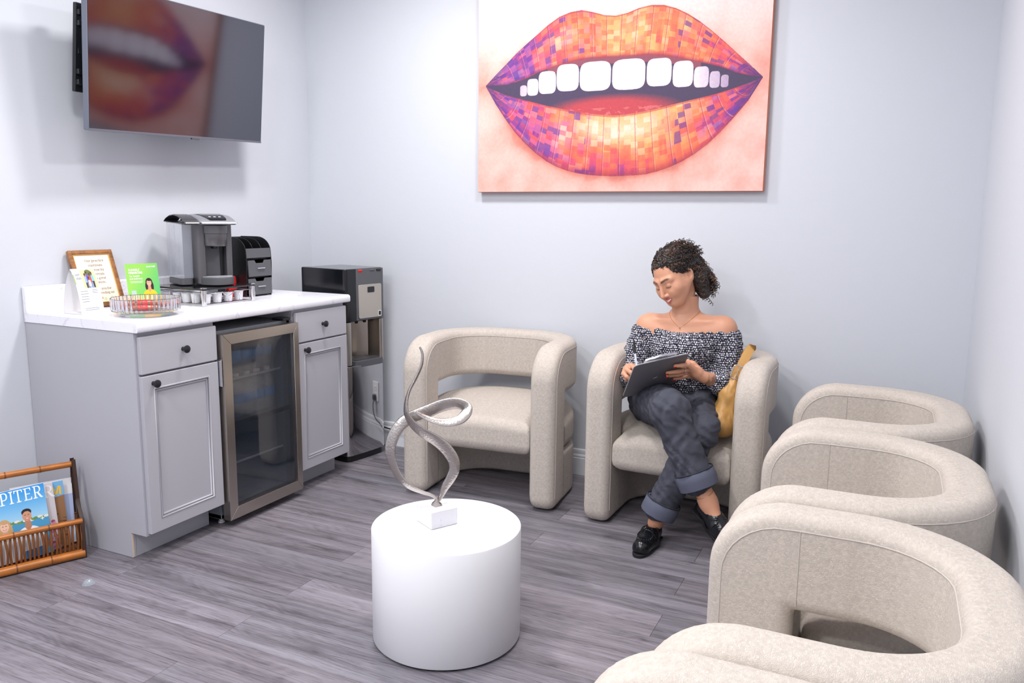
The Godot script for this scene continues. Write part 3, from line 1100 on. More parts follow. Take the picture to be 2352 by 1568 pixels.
func painting_image(w: int, h: int) -> Image:
	# parted lips in a mosaic of brush dabs; u across, v up, both in painting widths
	var ut := [0.37, 0.405, 0.438, 0.472, 0.501, 0.528, 0.556, 0.578, 0.589, 0.592, 0.582, 0.569, 0.563, 0.568, 0.58, 0.585, 0.581, 0.568, 0.547, 0.52, 0.488, 0.453, 0.416, 0.38, 0.342]
	var ub := [0.37, 0.369, 0.369, 0.376, 0.386, 0.401, 0.411, 0.42, 0.428, 0.433, 0.436, 0.435, 0.434, 0.433, 0.432, 0.432, 0.427, 0.419, 0.409, 0.399, 0.389, 0.376, 0.359, 0.348, 0.342]
	var lt_ := [0.369, 0.351, 0.334, 0.323, 0.312, 0.301, 0.29, 0.281, 0.272, 0.264, 0.257, 0.252, 0.248, 0.249, 0.253, 0.258, 0.265, 0.273, 0.281, 0.288, 0.295, 0.304, 0.315, 0.327, 0.342]
	var lb := [0.368, 0.305, 0.251, 0.203, 0.164, 0.131, 0.104, 0.084, 0.07, 0.061, 0.055, 0.052, 0.05, 0.05, 0.052, 0.055, 0.064, 0.077, 0.094, 0.117, 0.146, 0.184, 0.227, 0.274, 0.34]
	var teeth := [[0.164, 0.19, 0.327, 0.363], [0.191, 0.233, 0.327, 0.383], [0.234, 0.299, 0.33, 0.405], [0.301, 0.382, 0.335, 0.423], [0.385, 0.495, 0.33, 0.425], [0.499, 0.612, 0.328, 0.425], [0.616, 0.698, 0.333, 0.42], [0.702, 0.768, 0.326, 0.406], [0.77, 0.817, 0.321, 0.385], [0.82, 0.852, 0.318, 0.368], [0.855, 0.879, 0.318, 0.355]]
	var im := Image.create(w, h, false, Image.FORMAT_RGB8)
	var nz := noise(0.006, 61, 4)
	var n2 := noise(0.02, 62, 3)
	var rng := RandomNumberGenerator.new()
	rng.seed = 33
	var dab := []
	for i in 4096:
		dab.append(rng.randf())
	var vmax := float(h) / w
	var purple := Color8(128, 58, 150)
	var violet := Color8(92, 60, 150)
	var rose := Color8(214, 78, 110)
	var coral := Color8(234, 104, 84)
	var orange := Color8(240, 132, 88)
	var amber := Color8(246, 178, 112)
	var cream := Color8(255, 226, 204)
	var skin := Color8(248, 208, 196)
	var blush := Color8(232, 150, 134)
	for y in h:
		var v := (h - 0.5 - y) / w
		for x in w:
			var u := (x + 0.5) / w
			var s := (u - 0.0292) / 0.9524
			var c: Color
			var g := nz.get_noise_2d(x, y)
			# skin ground: paler towards the top, ruddier round the mouth corners and under the lip
			var ruddy := clampf(0.15 + g * 0.5, 0, 1)
			if s > -0.2 and s < 1.2:
				var top := along(ut, s)
				var bot := along(lb, s)
				if v < bot:
					ruddy += (0.95 * exp(-(bot - v) / 0.035) + 0.25 * clampf((0.42 - s) * 2.0, 0, 1)) * smoothstep(-0.04, 0.12, minf(s, 1.0 - s))
				elif v > top:
					ruddy += 0.25 * exp(-(v - top) / 0.02) * smoothstep(-0.04, 0.12, minf(s, 1.0 - s)) - 0.5 * clampf((v - 0.5) * 4.0, 0, 1)
			ruddy += 0.6 * exp(-pow((u - 0.02) / 0.05, 2.0) - pow((v - 0.37) / 0.06, 2.0)) + 0.6 * exp(-pow((u - 0.99) / 0.04, 2.0) - pow((v - 0.34) / 0.06, 2.0))
			c = skin.lerp(blush, clampf(ruddy, 0, 1)).lerp(Color8(176, 92, 78), clampf(ruddy - 0.75, 0.0, 0.5))
			if v > 0.45:
				c = c.lerp(Color8(255, 246, 246), clampf((v - 0.42) * 3.5, 0.0, 0.85))
			if s > 0.0 and s < 1.0:
				var a := along(ut, s)
				var b := along(ub, s)
				var cc := along(lt_, s)
				var d := along(lb, s)
				if v < a and v > d and (v >= b or v <= cc):
					var upper := v >= b
					var t := (a - v) / maxf(a - b, 0.001) if upper else (cc - v) / maxf(cc - d, 0.001)
					# dabs: fanned columns cut into rows of uneven height
					var fan := u + (u - 0.5) * (0.10 * t if upper else -0.14 * t)
					var colf := fan * 46.0
					var ci := floori(colf)
					var ch: float = dab[posmod(ci * 7 + (0 if upper else 900), 4096)]
					var rows := (6.0 if upper else 7.5) + 5.0 * ch
					var tj := t * rows + ch * 5.0
					var ri := floori(tj)
					var r1: float = dab[posmod(ci * 131 + ri * 17 + (0 if upper else 333), 4096)]
					var r2: float = dab[posmod(ci * 57 + ri * 91 + 5, 4096)]
					var big: float = dab[posmod(floori(fan * 21.0) * 13 + floori(t * 4.0 + ch) * 7 + (0 if upper else 77), 4096)]
					# warm in the middle, rose and violet towards the left and both corners
					var warm := 0.0
					if upper:
						warm = 0.78 * exp(-pow((s - 0.52) / 0.2, 2.0)) + 0.42 * exp(-pow((s - 0.8) / 0.16, 2.0)) + 0.30 * exp(-pow((s - 0.27) / 0.08, 2.0)) - 0.22 * absf(t - 0.45)
					else:
						warm = 0.95 * exp(-pow((s - 0.52) / 0.21, 2.0)) * (1.15 - 0.9 * t) + 0.34 * exp(-pow((s - 0.75) / 0.14, 2.0)) + 0.1 * exp(-pow((s - 0.25) / 0.1, 2.0))
					warm += (big - 0.5) * 0.24 + (r1 - 0.5) * 0.30 + n2.get_noise_2d(x * 1.6, y * 0.5) * 0.12
					var shine := 0.0
					if upper:
						shine = 0.35 * exp(-pow((s - 0.3) / 0.05, 2.0) - pow((t - 0.5) / 0.22, 2.0)) + 0.25 * exp(-pow((s - 0.55) / 0.06, 2.0) - pow((t - 0.3) / 0.3, 2.0))
					else:
						shine = 0.85 * exp(-pow((s - 0.52) / 0.17, 2.0) - pow((t - 0.26) / 0.2, 2.0)) + 0.4 * exp(-pow((s - 0.3) / 0.04, 2.0) - pow((t - 0.5) / 0.3, 2.0))
					if warm < 0.0:
						c = violet.lerp(purple, clampf(1.0 + warm * 4.0, 0, 1))
					elif warm < 0.22:
						c = purple.lerp(rose, warm / 0.22)
					elif warm < 0.42:
						c = rose.lerp(coral, (warm - 0.22) / 0.2)
					elif warm < 0.62:
						c = coral.lerp(orange, (warm - 0.42) / 0.2)
					else:
						c = orange.lerp(amber, clampf((warm - 0.62) / 0.25, 0, 1))
					c = c.lerp(cream, clampf(shine + (r2 - 0.72) * 1.1, 0.0, 0.95) if r2 > 0.55 else clampf(shine * 0.7, 0, 1))
					if s < 0.42 and r2 < 0.3:
						c = c.lerp(Color8(226, 120, 170), 0.45)
					if r2 < 0.12 and (s < 0.4 or s > 0.72):
						c = c.lerp(violet, 0.6)
					# creases between bundles of columns, and the dark rims
					var bundle := fposmod(fan * 19.0, 1.0)
					if bundle < 0.05:
						c = c.lerp(Color8(150, 50, 90), 0.45)
					elif bundle < 0.09:
						c = c.lerp(cream, 0.3)
					var rim := minf(t, 1.0 - t)
					if upper and t > 0.9:
						c = c.lerp(Color8(110, 40, 80), (t - 0.9) * 6.0)
					if not upper and t > 0.86:
						c = c.lerp(Color8(150, 50, 70), (t - 0.86) * 4.5)
					elif rim < 0.03:
						c = c.lerp(Color8(170, 60, 70), 0.5)
					var cor := minf(s, 1.0 - s)
					if cor < 0.09:
						c = c.lerp(Color8(74, 44, 84), (0.09 - cor) * 7.0)
				elif v < b and v > cc:
					# inside of the mouth, gums, tongue, teeth
					c = Color8(74, 62, 92)
					var tg := pow((u - 0.5) / 0.26, 2.0) + pow((v - 0.262) / 0.058, 2.0)
					if tg < 1.0:
						c = c.lerp(Color8(192, 70, 80), clampf((1.0 - tg) * 1.6, 0, 1))
						if n2.get_noise_2d(x * 1.2, y * 2.4) > 0.2 and absf(v - 0.262) < 0.012:
							c = c.lerp(Color8(240, 170, 160), 0.35)
					if v > b - 0.02 and s > 0.25 and s < 0.8:
						c = c.lerp(Color8(190, 90, 100), 0.6)
					for q in teeth:
						if u > q[0] and u < q[1]:
							var hw: float = (q[1] - q[0]) * 0.5
							var hh: float = (q[3] - q[2]) * 0.5
							var px: float = absf(u - q[0] - hw) / hw
							var py: float = absf(v - q[2] - hh) / hh
							var e := pow(px, 4.0) + pow(py, 4.0)
							if e < 1.0:
								var off := absf(u - 0.5)
								var white := Color8(252, 250, 252).lerp(Color8(168, 140, 176), clampf((off - 0.24) * 6.0, 0.0, 0.8))
								c = white.lerp(Color8(214, 196, 208), clampf((e - 0.72) * 3.0, 0, 1))
							break
			var grain := 1.0 + n2.get_noise_2d(x * 3.0, y * 3.0) * 0.04
			im.set_pixel(x, y, Color(c.r * grain, c.g * grain, c.b * grain))
	return im


func build_painting() -> void:
	var w := 1.413
	var h := 1.06
	var p := thing("canvas_painting", "large canvas painting of parted orange and violet mosaic lips on the back wall", "painting", Vector3(1.121 + w * 0.5, 1.4273, 0.0))
	M.canvas_edge = mat(Color8(214, 128, 96), 0.75)
	obj("canvas_box", bx(Vector3(0, h * 0.5, 0.021), Vector3(w, h, 0.038), 0.003), M.canvas_edge, p)
	M.canvas_print = mat(Color8(238, 234, 236), 0.7)
	M.canvas_print.albedo_texture = tex(painting_image(1120, 840))
	var f := MB.new()
	f.face(Vector3(-w * 0.5 + 0.002, 0.002, 0.0403), Vector3(w * 0.5 - 0.002, 0.002, 0.0403), Vector3(w * 0.5 - 0.002, h - 0.002, 0.0403), Vector3(-w * 0.5 + 0.002, h - 0.002, 0.0403))
	obj("printed_face", f.mesh(), M.canvas_print, p)


func build_television() -> void:
	var t := thing("wall_television", "large flat black television on a swivel arm over the counter, switched off", "television", Vector3(0.0, 1.3, 1.15))
	# the set: 957 x 552 mm, its screen centre at (0.239, 1.911, 1.082), turned, tipped down and a little askew
	var bs := Basis.from_euler(Vector3(0.122, 1.590, 0.033))
	var at := Vector3(0.239, 1.911, 1.082) - t.position
	var set_ := node("display", t, Transform3D(bs, at))
	obj("case", MB.new().extrude(round_poly(0.957, 0.552, 0.006, 3), 0.030, Transform3D(Basis.IDENTITY, Vector3(0, 0, -0.031)), 0.002).mesh(), mat(Color8(118, 124, 138), 0.4, 0.3), set_)
	obj("rear_hump", bx(Vector3(0, -0.05, -0.048), Vector3(0.60, 0.34, 0.036), 0.012), M.black, set_)
	var b := MB.new()
	b.box(Vector3(0, -0.2715, 0.0), Vector3(0.955, 0.009, 0.004), 0.001)
	obj("lower_bezel", b.mesh(), mat(Color8(110, 112, 124), 0.35, 0.4), set_)
	obj("receiver", bx(Vector3(0.06, -0.2785, -0.004), Vector3(0.045, 0.008, 0.012), 0.002), M.grey_plastic, set_)
	var f := MB.new()
	f.face(Vector3(-0.4755, -0.267, 0.0005), Vector3(0.4755, -0.267, 0.0005), Vector3(0.4755, 0.273, 0.0005), Vector3(-0.4755, 0.273, 0.0005))
	var s := obj("screen", f.mesh(), M.screen, set_)
	s.set_meta("label", "dark glossy screen mirroring the room")
	# the mount: two upright brackets behind the set, folding arms, wall plate
	var mt := node("wall_mount", t)
	for z in [1.495, 0.78]:
		var br := MB.new()
		var c := Vector3(0.118, 1.945, z) - t.position
		br.box(c, Vector3(0.020, 0.335, 0.050), 0.003, rot_z(-0.127))
		for dy in [-0.13, -0.09, 0.09, 0.13]:
			br.box(c + Vector3(0.012 + dy * 0.12, dy, 0.012), Vector3(0.022, 0.024, 0.018), 0.004)
		obj("bracket", br.mesh(), M.black, mt)
	obj("wall_plate", bx(Vector3(0.013, 1.945, 1.14) - t.position, Vector3(0.022, 0.25, 0.42), 0.003), M.black, mt)
	for y in [1.99, 1.90]:
		obj("arm", bx(Vector3(0.075, y, 1.28) - t.position, Vector3(0.03, 0.03, 0.34), 0.006, rot_y(0.32)), M.black, mt)
		obj("arm", bx(Vector3(0.075, y, 1.00) - t.position, Vector3(0.03, 0.03, 0.34), 0.006, rot_y(-0.32)), M.black, mt)
	obj("cross_rail", bx(Vector3(0.122, 1.945, 1.14) - t.position, Vector3(0.014, 0.05, 0.74), 0.003), M.black, mt)
	for e in [-1, 1]:
		obj("knuckle", lt([Vector2(0, -0.07), Vector2(0.019, -0.07), Vector2(0.019, 0.07), Vector2(0, 0.07)], 16, Transform3D(Basis.IDENTITY, Vector3(0.122, 1.945, 1.14 + e * 0.28) - t.position)), M.black, mt)


# ---------------------------------------------------------------- armchairs
func chair_top(z: float) -> float:
	return 0.742


func chair_ring(x: float, z: float) -> float:  # signed distance to the U of the back and arms, seen from above
	const R := 0.225
	var qx := absf(x) - 0.2965 + R
	var qz := absf(z - 0.38) - 0.6125 + R
	return Vector2(maxf(qx, 0), maxf(qz, 0)).length() + minf(maxf(qx, qz), 0.0) - R


func round_and(a: float, b: float, r: float) -> float:
	var qa := a + r
	var qb := b + r
	return minf(maxf(qa, qb), 0.0) + Vector2(maxf(qa, 0), maxf(qb, 0)).length() - r


func corner(dx: float, dy: float, r: float) -> float:  # two half planes meeting in a rounded corner
	return round_and(dx, dy, r)


func chair_band(p: Vector3) -> float:
	var plan := absf(chair_ring(p.x, p.z)) - 0.0555
	var top := chair_top(p.z)
	var prof := corner(p.z - 0.292, p.y - top, 0.165)
	prof = round_and(prof, corner(p.z - 0.292, 0.003 - p.y, 0.055), 0.004)
	var cut := maxf(p.z - 0.108, p.y - 0.508)  # opening behind the front legs and below the back
	prof = maxf(prof, -cut)
	return round_and(plan, prof, 0.036)


func chair_base(p: Vector3) -> float:
	var plan := absf(chair_ring(p.x, p.z)) - 0.050
	var prof := maxf(maxf(p.y - 0.242, 0.003 - p.y), p.z - 0.125)
	return round_and(plan, prof, 0.022)


func chair_seat(p: Vector3) -> float:
	var ring := chair_ring(p.x, p.z)
	var rear := maxf(ring - 0.049, p.z - 0.105)
	var front := maxf(absf(p.x) - 0.2405, maxf(p.z - 0.262, -0.15 - p.z))
	var plan := minf(rear, front)
	var crown := 0.428 + 0.014 * (1.0 - pow(p.x / 0.26, 2.0)) - 0.042 * smoothstep(-0.14, 0.26, p.z)
	return round_and(plan, maxf(p.y - crown, 0.236 - p.y), 0.05)


func ring_path(off: float) -> Array:  # the U, arm front to arm front, pushed outward by off; each entry [x, z]
	var out := []
	var r := 0.225 + off
	var w := 0.2965 + off
	var zb := -0.2325 - off
	for k in 12:
		out.append(Vector2(w, lerpf(0.20, zb + r, k / 11.0)))
	for k in range(1, 10):
		var a := PI * 0.5 * k / 10
		out.append(Vector2(w - r + r * cos(a), zb + r - r * sin(a)))
	for k in 9:
		out.append(Vector2(lerpf(w - r, -w + r, k / 8.0), zb))
	for k in range(1, 10):
		var a := PI * 0.5 * k / 10
		out.append(Vector2(-w + r - r * sin(a), zb + r - r * cos(a)))
	for k in 12:
		out.append(Vector2(-w, lerpf(zb + r, 0.20, k / 11.0)))
	return out


func build_chairs() -> void:
	var band := MB.new().sdf(chair_band, Vector3(-0.40, -0.02, -0.32), Vector3(0.40, 0.80, 0.32), 0.011)
	var base := MB.new().sdf(chair_base, Vector3(-0.40, -0.02, -0.32), Vector3(0.40, 0.30, 0.17), 0.013)
	var seat := MB.new().sdf(chair_seat, Vector3(-0.40, 0.21, -0.32), Vector3(0.40, 0.50, 0.30), 0.011)
	var pipe := MB.new()
	for off in [0.0552, -0.0552]:
		var path := []
		for q in ring_path(off):
			path.append(Vector3(q.x, chair_top(q.y) - 0.033, q.y))
		# down the rounded front of each arm
		var x: float = path[0].x
		var arc := []
		for k in range(1, 9):
			var a := PI * 0.5 * k / 8
			arc.append(Vector3(x, chair_top(0.25) - 0.165 + (0.165 - 0.033) * cos(a), 0.292 - 0.165 + (0.165 - 0.033) * sin(a)))
		arc.append(Vector3(x, 0.30, 0.259))
		arc.append(Vector3(x, 0.06, 0.259))
		var mirror := []
		for q in arc:
			mirror.append(Vector3(-q.x, q.y, q.z))
		arc.reverse()
		var keep := path.filter(func(q): return q.z < 0.12)
		pipe.tube(arc + keep + mirror, 0.0017, 6)
	for s in [-1, 1]:
		pipe.tube([Vector3(s * 0.2405, chair_top(0.1) - 0.034, 0.1), Vector3(s * 0.2405, 0.62, 0.1), Vector3(s * 0.2405, 0.53, 0.1)], 0.0012, 6)
	var bm := band.mesh()
	var am := base.mesh()
	var sm := seat.mesh()
	var pm := pipe.mesh()
	var row := "cream armchairs lined up along the right wall"
	var spots := [
		[1.390, 0.325, 0.09, "cream chenille barrel armchair standing empty behind the silver sculpture", "", Vector3(1.07, 1, 1)],
		[2.308, 0.315, -0.02, "cream chenille barrel armchair that the person sits in", "", Vector3(1.045, 1, 1)],
	]
	const ORD := ["first", "second", "third", "fourth"]
	for k in 4:  # a slightly lower set of the same chairs
		spots.append([[3.058, 3.050, 3.045, 2.990][k], [0.805, 1.528, 2.256, 2.965][k], -PI / 2, "cream barrel armchair in the right wall row, %s counted from the back wall" % ORD[k], row, Vector3(1, 0.935, 1)])
	for s in spots:
		var c := thing("armchair", s[3], "chair", Vector3(s[0], 0, s[1]), s[2], s[4])
		c.scale = s[5]
		obj("arms_and_back", bm, M.cream, c)
		obj("base", am, M.cream, c)
		obj("seat", sm, M.cream, c)
		obj("piping", pm, M.cream_pipe, c)


# ---------------------------------------------------------------- drum table and sculpture
func build_table_and_sculpture() -> void:
	var t := thing("drum_table", "low round white drum table in the middle of the floor", "table", Vector3(1.884, 0, 1.667))
	obj("plinth", lt([Vector2(0.0, 0.0005), Vector2(0.222, 0.0005), Vector2(0.222, 0.012), Vector2(0.0, 0.012)], 72), M.black, t)
	obj("drum", lt([Vector2(0.0, 0.008), Vector2(0.230, 0.008), Vector2(0.232, 0.010), Vector2(0.232, 0.357), Vector2(0.2305, 0.3595), Vector2(0.228, 0.360), Vector2(0.0, 0.360)], 96), M.table_white, t)
	var s := thing("metal_sculpture", "silver twisted ribbon sculpture on a white marble block on the drum table", "sculpture", Vector3(1.8469, 0.36, 1.6647))
	var bs := rot_y(-0.505)
	obj("marble_block", bx(Vector3(0, 0.0275, 0), Vector3(0.097, 0.054, 0.094), 0.002, bs), M.stone, s)
	obj("foot", MB.new().sweep([Vector3(0, 0.0545, 0), Vector3(0, 0.062, 0), Vector3(0, 0.070, 0), Vector3(0, 0.082, 0)], [[bs.x, -bs.z], [bs.x, -bs.z], [bs.x, -bs.z], [bs.x, -bs.z]], PackedVector2Array([Vector2(-1, -1), Vector2(1, -1), Vector2(1, 1), Vector2(-1, 1)]), [Vector2(0.013, 0.013), Vector2(0.011, 0.011), Vector2(0.005, 0.005), Vector2(0.004, 0.004)]).mesh(), M.silver, s)
	var a2 := [Vector3(0.004, 0.012, 0), Vector3(0.015, 0.035, 0.004), Vector3(0.026, 0.062, 0.01), Vector3(0.043, 0.093, 0.018), Vector3(0.055, 0.124, 0.022), Vector3(0.051, 0.155, 0.022), Vector3(0.03, 0.187, 0.02), Vector3(0.0, 0.214, 0.018), Vector3(-0.038, 0.237, 0.016), Vector3(-0.069, 0.263, 0.014), Vector3(-0.088, 0.294, 0.012), Vector3(-0.091, 0.329, 0.008), Vector3(-0.081, 0.368, 0.004), Vector3(-0.061, 0.406, 0.0), Vector3(-0.044, 0.445, -0.004), Vector3(-0.041, 0.479, -0.008), Vector3(-0.049, 0.5, -0.010)]
	var b2 := [Vector3(0.002, 0.012, 0), Vector3(-0.011, 0.03, -0.002), Vector3(-0.048, 0.043, -0.006), Vector3(-0.086, 0.06, -0.012), Vector3(-0.118, 0.092, -0.018), Vector3(-0.138, 0.137, -0.022), Vector3(-0.143, 0.177, -0.024), Vector3(-0.133, 0.216, -0.026), Vector3(-0.112, 0.249, -0.028), Vector3(-0.088, 0.268, -0.03), Vector3(-0.059, 0.281, -0.032), Vector3(-0.025, 0.294, -0.034), Vector3(0.014, 0.31, -0.034), Vector3(0.048, 0.319, -0.026), Vector3(0.077, 0.32, -0.01), Vector3(0.093, 0.313, 0.008), Vector3(0.088, 0.296, 0.024), Vector3(0.065, 0.28, 0.034), Vector3(0.03, 0.274, 0.036), Vector3(-0.004, 0.28, 0.034), Vector3(-0.033, 0.291, 0.03), Vector3(-0.059, 0.306, 0.026)]
	var right := Vector3(0.8561, 0, -0.5168)
	var view := Vector3(0.5168, 0, 0.8561)
	var oval := PackedVector2Array()
	for k in 12:
		oval.append(Vector2(cos(TAU * k / 12), sin(TAU * k / 12)))
	for pair in [[a2, 0], [b2, 1]]:
		var pts := []
		for q in pair[0]:
			pts.append(Vector3(0, 0.055, 0) + right * q.x + Vector3(0, q.y, 0) + view * q.z)
		pts = curve(pts, 6)
		var m := pts.size()
		var ax := []
		var sc := []
		for i in m:
			var d: Vector3 = (pts[mini(i + 1, m - 1)] - pts[maxi(i - 1, 0)]).normalized()
			var f := float(i) / (m - 1)
			# the flat of the ribbon slowly turns about its own length
			var ref := view.rotated(d, (0.9 * sin(f * 5.0) + 0.5) if pair[1] == 0 else (0.6 + 1.9 * f))
			var x := (ref - d * ref.dot(d)).normalized()
			ax.append([x, d.cross(x)])
			var wide := 0.005 + 0.0155 * pow(sin(PI * clampf(f * 0.96 + 0.02, 0, 1)), 0.8)
			if pair[1] == 0:
				wide *= 1.0 - 0.45 * smoothstep(0.6, 1.0, f)
			var thin := 0.0055 * (0.35 + 0.65 * pow(sin(PI * clampf(f * 0.98 + 0.01, 0, 1)), 0.5))
			sc.append(Vector2(wide, thin))
		obj("ribbon", MB.new().sweep(pts, ax, oval, sc).mesh(), M.silver, s)


# ---------------------------------------------------------------- things on the counter
func on_x(at: Vector3, lean: float, yaw := 0.0) -> Transform3D:
	# a frame whose z faces the room (+x), x runs to the viewer's right, leaning back
	return Transform3D(rot_y(PI / 2 + yaw) * rot_x(-lean), at)


func build_counter_things() -> void:
	build_coffee_maker()
	build_pod_stand()
	build_organizer()
	build_papers()
	build_dish()


func build_coffee_maker() -> void:
	var c := thing("coffee_maker", "graphite single cup coffee maker with clear water tank on the glass pod stand", "coffee maker", Vector3(0.270, 0.9915, 1.075), deg_to_rad(66))
	var up := Basis(Vector3(1, 0, 0), Vector3(0, 0, -1), Vector3(0, 1, 0))
	# body: a back block, a left and a right column framing the cup bay
	var body := MB.new()
	body.extrude(round_poly(0.162, 0.150, 0.022), 0.272, Transform3D(up, Vector3(0.040, 0.004, -0.068)), 0.003)
	body.extrude(round_poly(0.040, 0.100, 0.014), 0.262, Transform3D(up, Vector3(-0.022, 0.006, 0.020)), 0.002)
	body.extrude(round_poly(0.030, 0.085, 0.010), 0.262, Transform3D(up, Vector3(0.1065, 0.006, 0.010)), 0.002)
	obj("body", body.mesh(), M.graphite, c)
	obj("cup_bay", bx(Vector3(0.042, 0.10, 0.010), Vector3(0.104, 0.16, 0.008), 0.002), M.grey_plastic, c)
	obj("bay_groove", bx(Vector3(0.083, 0.10, 0.016), Vector3(0.014, 0.15, 0.006), 0.001), M.black, c)
	var ax := Transform3D(Basis.IDENTITY, Vector3(0.042, 0, 0.040))
	obj("brew_head", lt([Vector2(0, 0.172), Vector2(0.052, 0.172), Vector2(0.0555, 0.176), Vector2(0.057, 0.226), Vector2(0.0600, 0.228), Vector2(0.0615, 0.262), Vector2(0, 0.262)], 40, ax), M.graphite, c)
	obj("nozzle", lt([Vector2(0, 0.160), Vector2(0.010, 0.160), Vector2(0.018, 0.172), Vector2(0, 0.172)], 20, ax), M.black, c)
	# lid: a long low dome seen from the side (z, y), run across the width
	var dome := PackedVector2Array()
	var shp := [Vector2(-0.165, 0.276), Vector2(0.108, 0.266), Vector2(0.128, 0.272), Vector2(0.126, 0.277), Vector2(0.085, 0.293), Vector2(0.035, 0.305), Vector2(-0.025, 0.311), Vector2(-0.085, 0.307), Vector2(-0.135, 0.295), Vector2(-0.165, 0.282)]
	for q in shp:
		dome.append(Vector2(-q.x, q.y))
	dome.reverse()
	obj("tank_lid", MB.new().extrude(dome, 0.064, Transform3D(Basis(Vector3(0, 0, -1), Vector3(0, 1, 0), Vector3(1, 0, 0)), Vector3(-0.108, 0, 0)), 0.004, 0.5).mesh(), M.graphite, c)
	obj("lid", MB.new().extrude(dome, 0.166, Transform3D(Basis(Vector3(0, 0, -1), Vector3(0, 1, 0), Vector3(1, 0, 0)), Vector3(-0.042, 0.0, 0)), 0.008, 0.5).mesh(), M.light_grey, c)
	var pan := []
	for q in [Vector2(-0.06, 0.3105), Vector2(-0.02, 0.3125), Vector2(0.035, 0.3065), Vector2(0.085, 0.2945), Vector2(0.108, 0.286)]:
		pan.append(q)
	var cp := MB.new()
	for k in pan.size() - 1:
		var p: Vector2 = pan[k]
		var q: Vector2 = pan[k + 1]
		var w0 := 0.060 - 0.006 * k
		var w1 := 0.060 - 0.006 * (k + 1)
		cp.face(Vector3(0.042 - w0, p.y + 0.001, p.x), Vector3(0.042 - w1, q.y + 0.001, q.x), Vector3(0.042 + w1, q.y + 0.001, q.x), Vector3(0.042 + w0, p.y + 0.001, p.x))
	var panel := obj("control_panel", cp.mesh(), M.black_gloss, c)
	for k in 3:
		obj("button", bx(Vector3(0.020 + k * 0.022, 0.3008, 0.064), Vector3(0.010, 0.0016, 0.007), 0.0005, rot_x(0.24)), M.white, panel)
	# drip tray
	var tray := PackedVector2Array()
	for k in 25:
		var a := -PI + PI * k / 24
		tray.append(Vector2(0.078 * cos(a), 0.105 * sin(a)))
	tray.append(Vector2(0.078, 0.02))
	tray.append(Vector2(-0.078, 0.02))
	var tr := obj("drip_tray", MB.new().extrude(tray, 0.034, Transform3D(up, Vector3(0.042, 0.002, 0.035)), 0.003).mesh(), M.grey_plastic, c)
	for k in 11:
		var z := 0.045 + 0.0085 * k
		var hw := 0.070 * sqrt(maxf(0.05, 1.0 - pow((z - 0.035) / 0.105, 2.0)))
		obj("grille_bar", bx(Vector3(0.042, 0.0375, z), Vector3(hw * 2.0, 0.003, 0.0035), 0.001), M.light_grey, tr)
	# clear water tank on the left side
	var tk := node("water_tank", c)
	var shell := MB.new()
	shell.extrude(round_poly(0.060, 0.180, 0.018), 0.245, Transform3D(up, Vector3(-0.077, 0.030, -0.055)), 0.002)
	obj("tank_shell", shell.mesh(), M.tank, tk)
	obj("tank_foot", MB.new().extrude(round_poly(0.058, 0.176, 0.018), 0.026, Transform3D(up, Vector3(-0.077, 0.002, -0.055)), 0.002).mesh(), M.grey_plastic, tk)
	obj("rib", bx(Vector3(-0.108, 0.15, -0.02), Vector3(0.002, 0.23, 0.006), 0.0005), M.tank, tk)
	obj("rib", bx(Vector3(-0.108, 0.15, -0.09), Vector3(0.002, 0.23, 0.006), 0.0005), M.tank, tk)


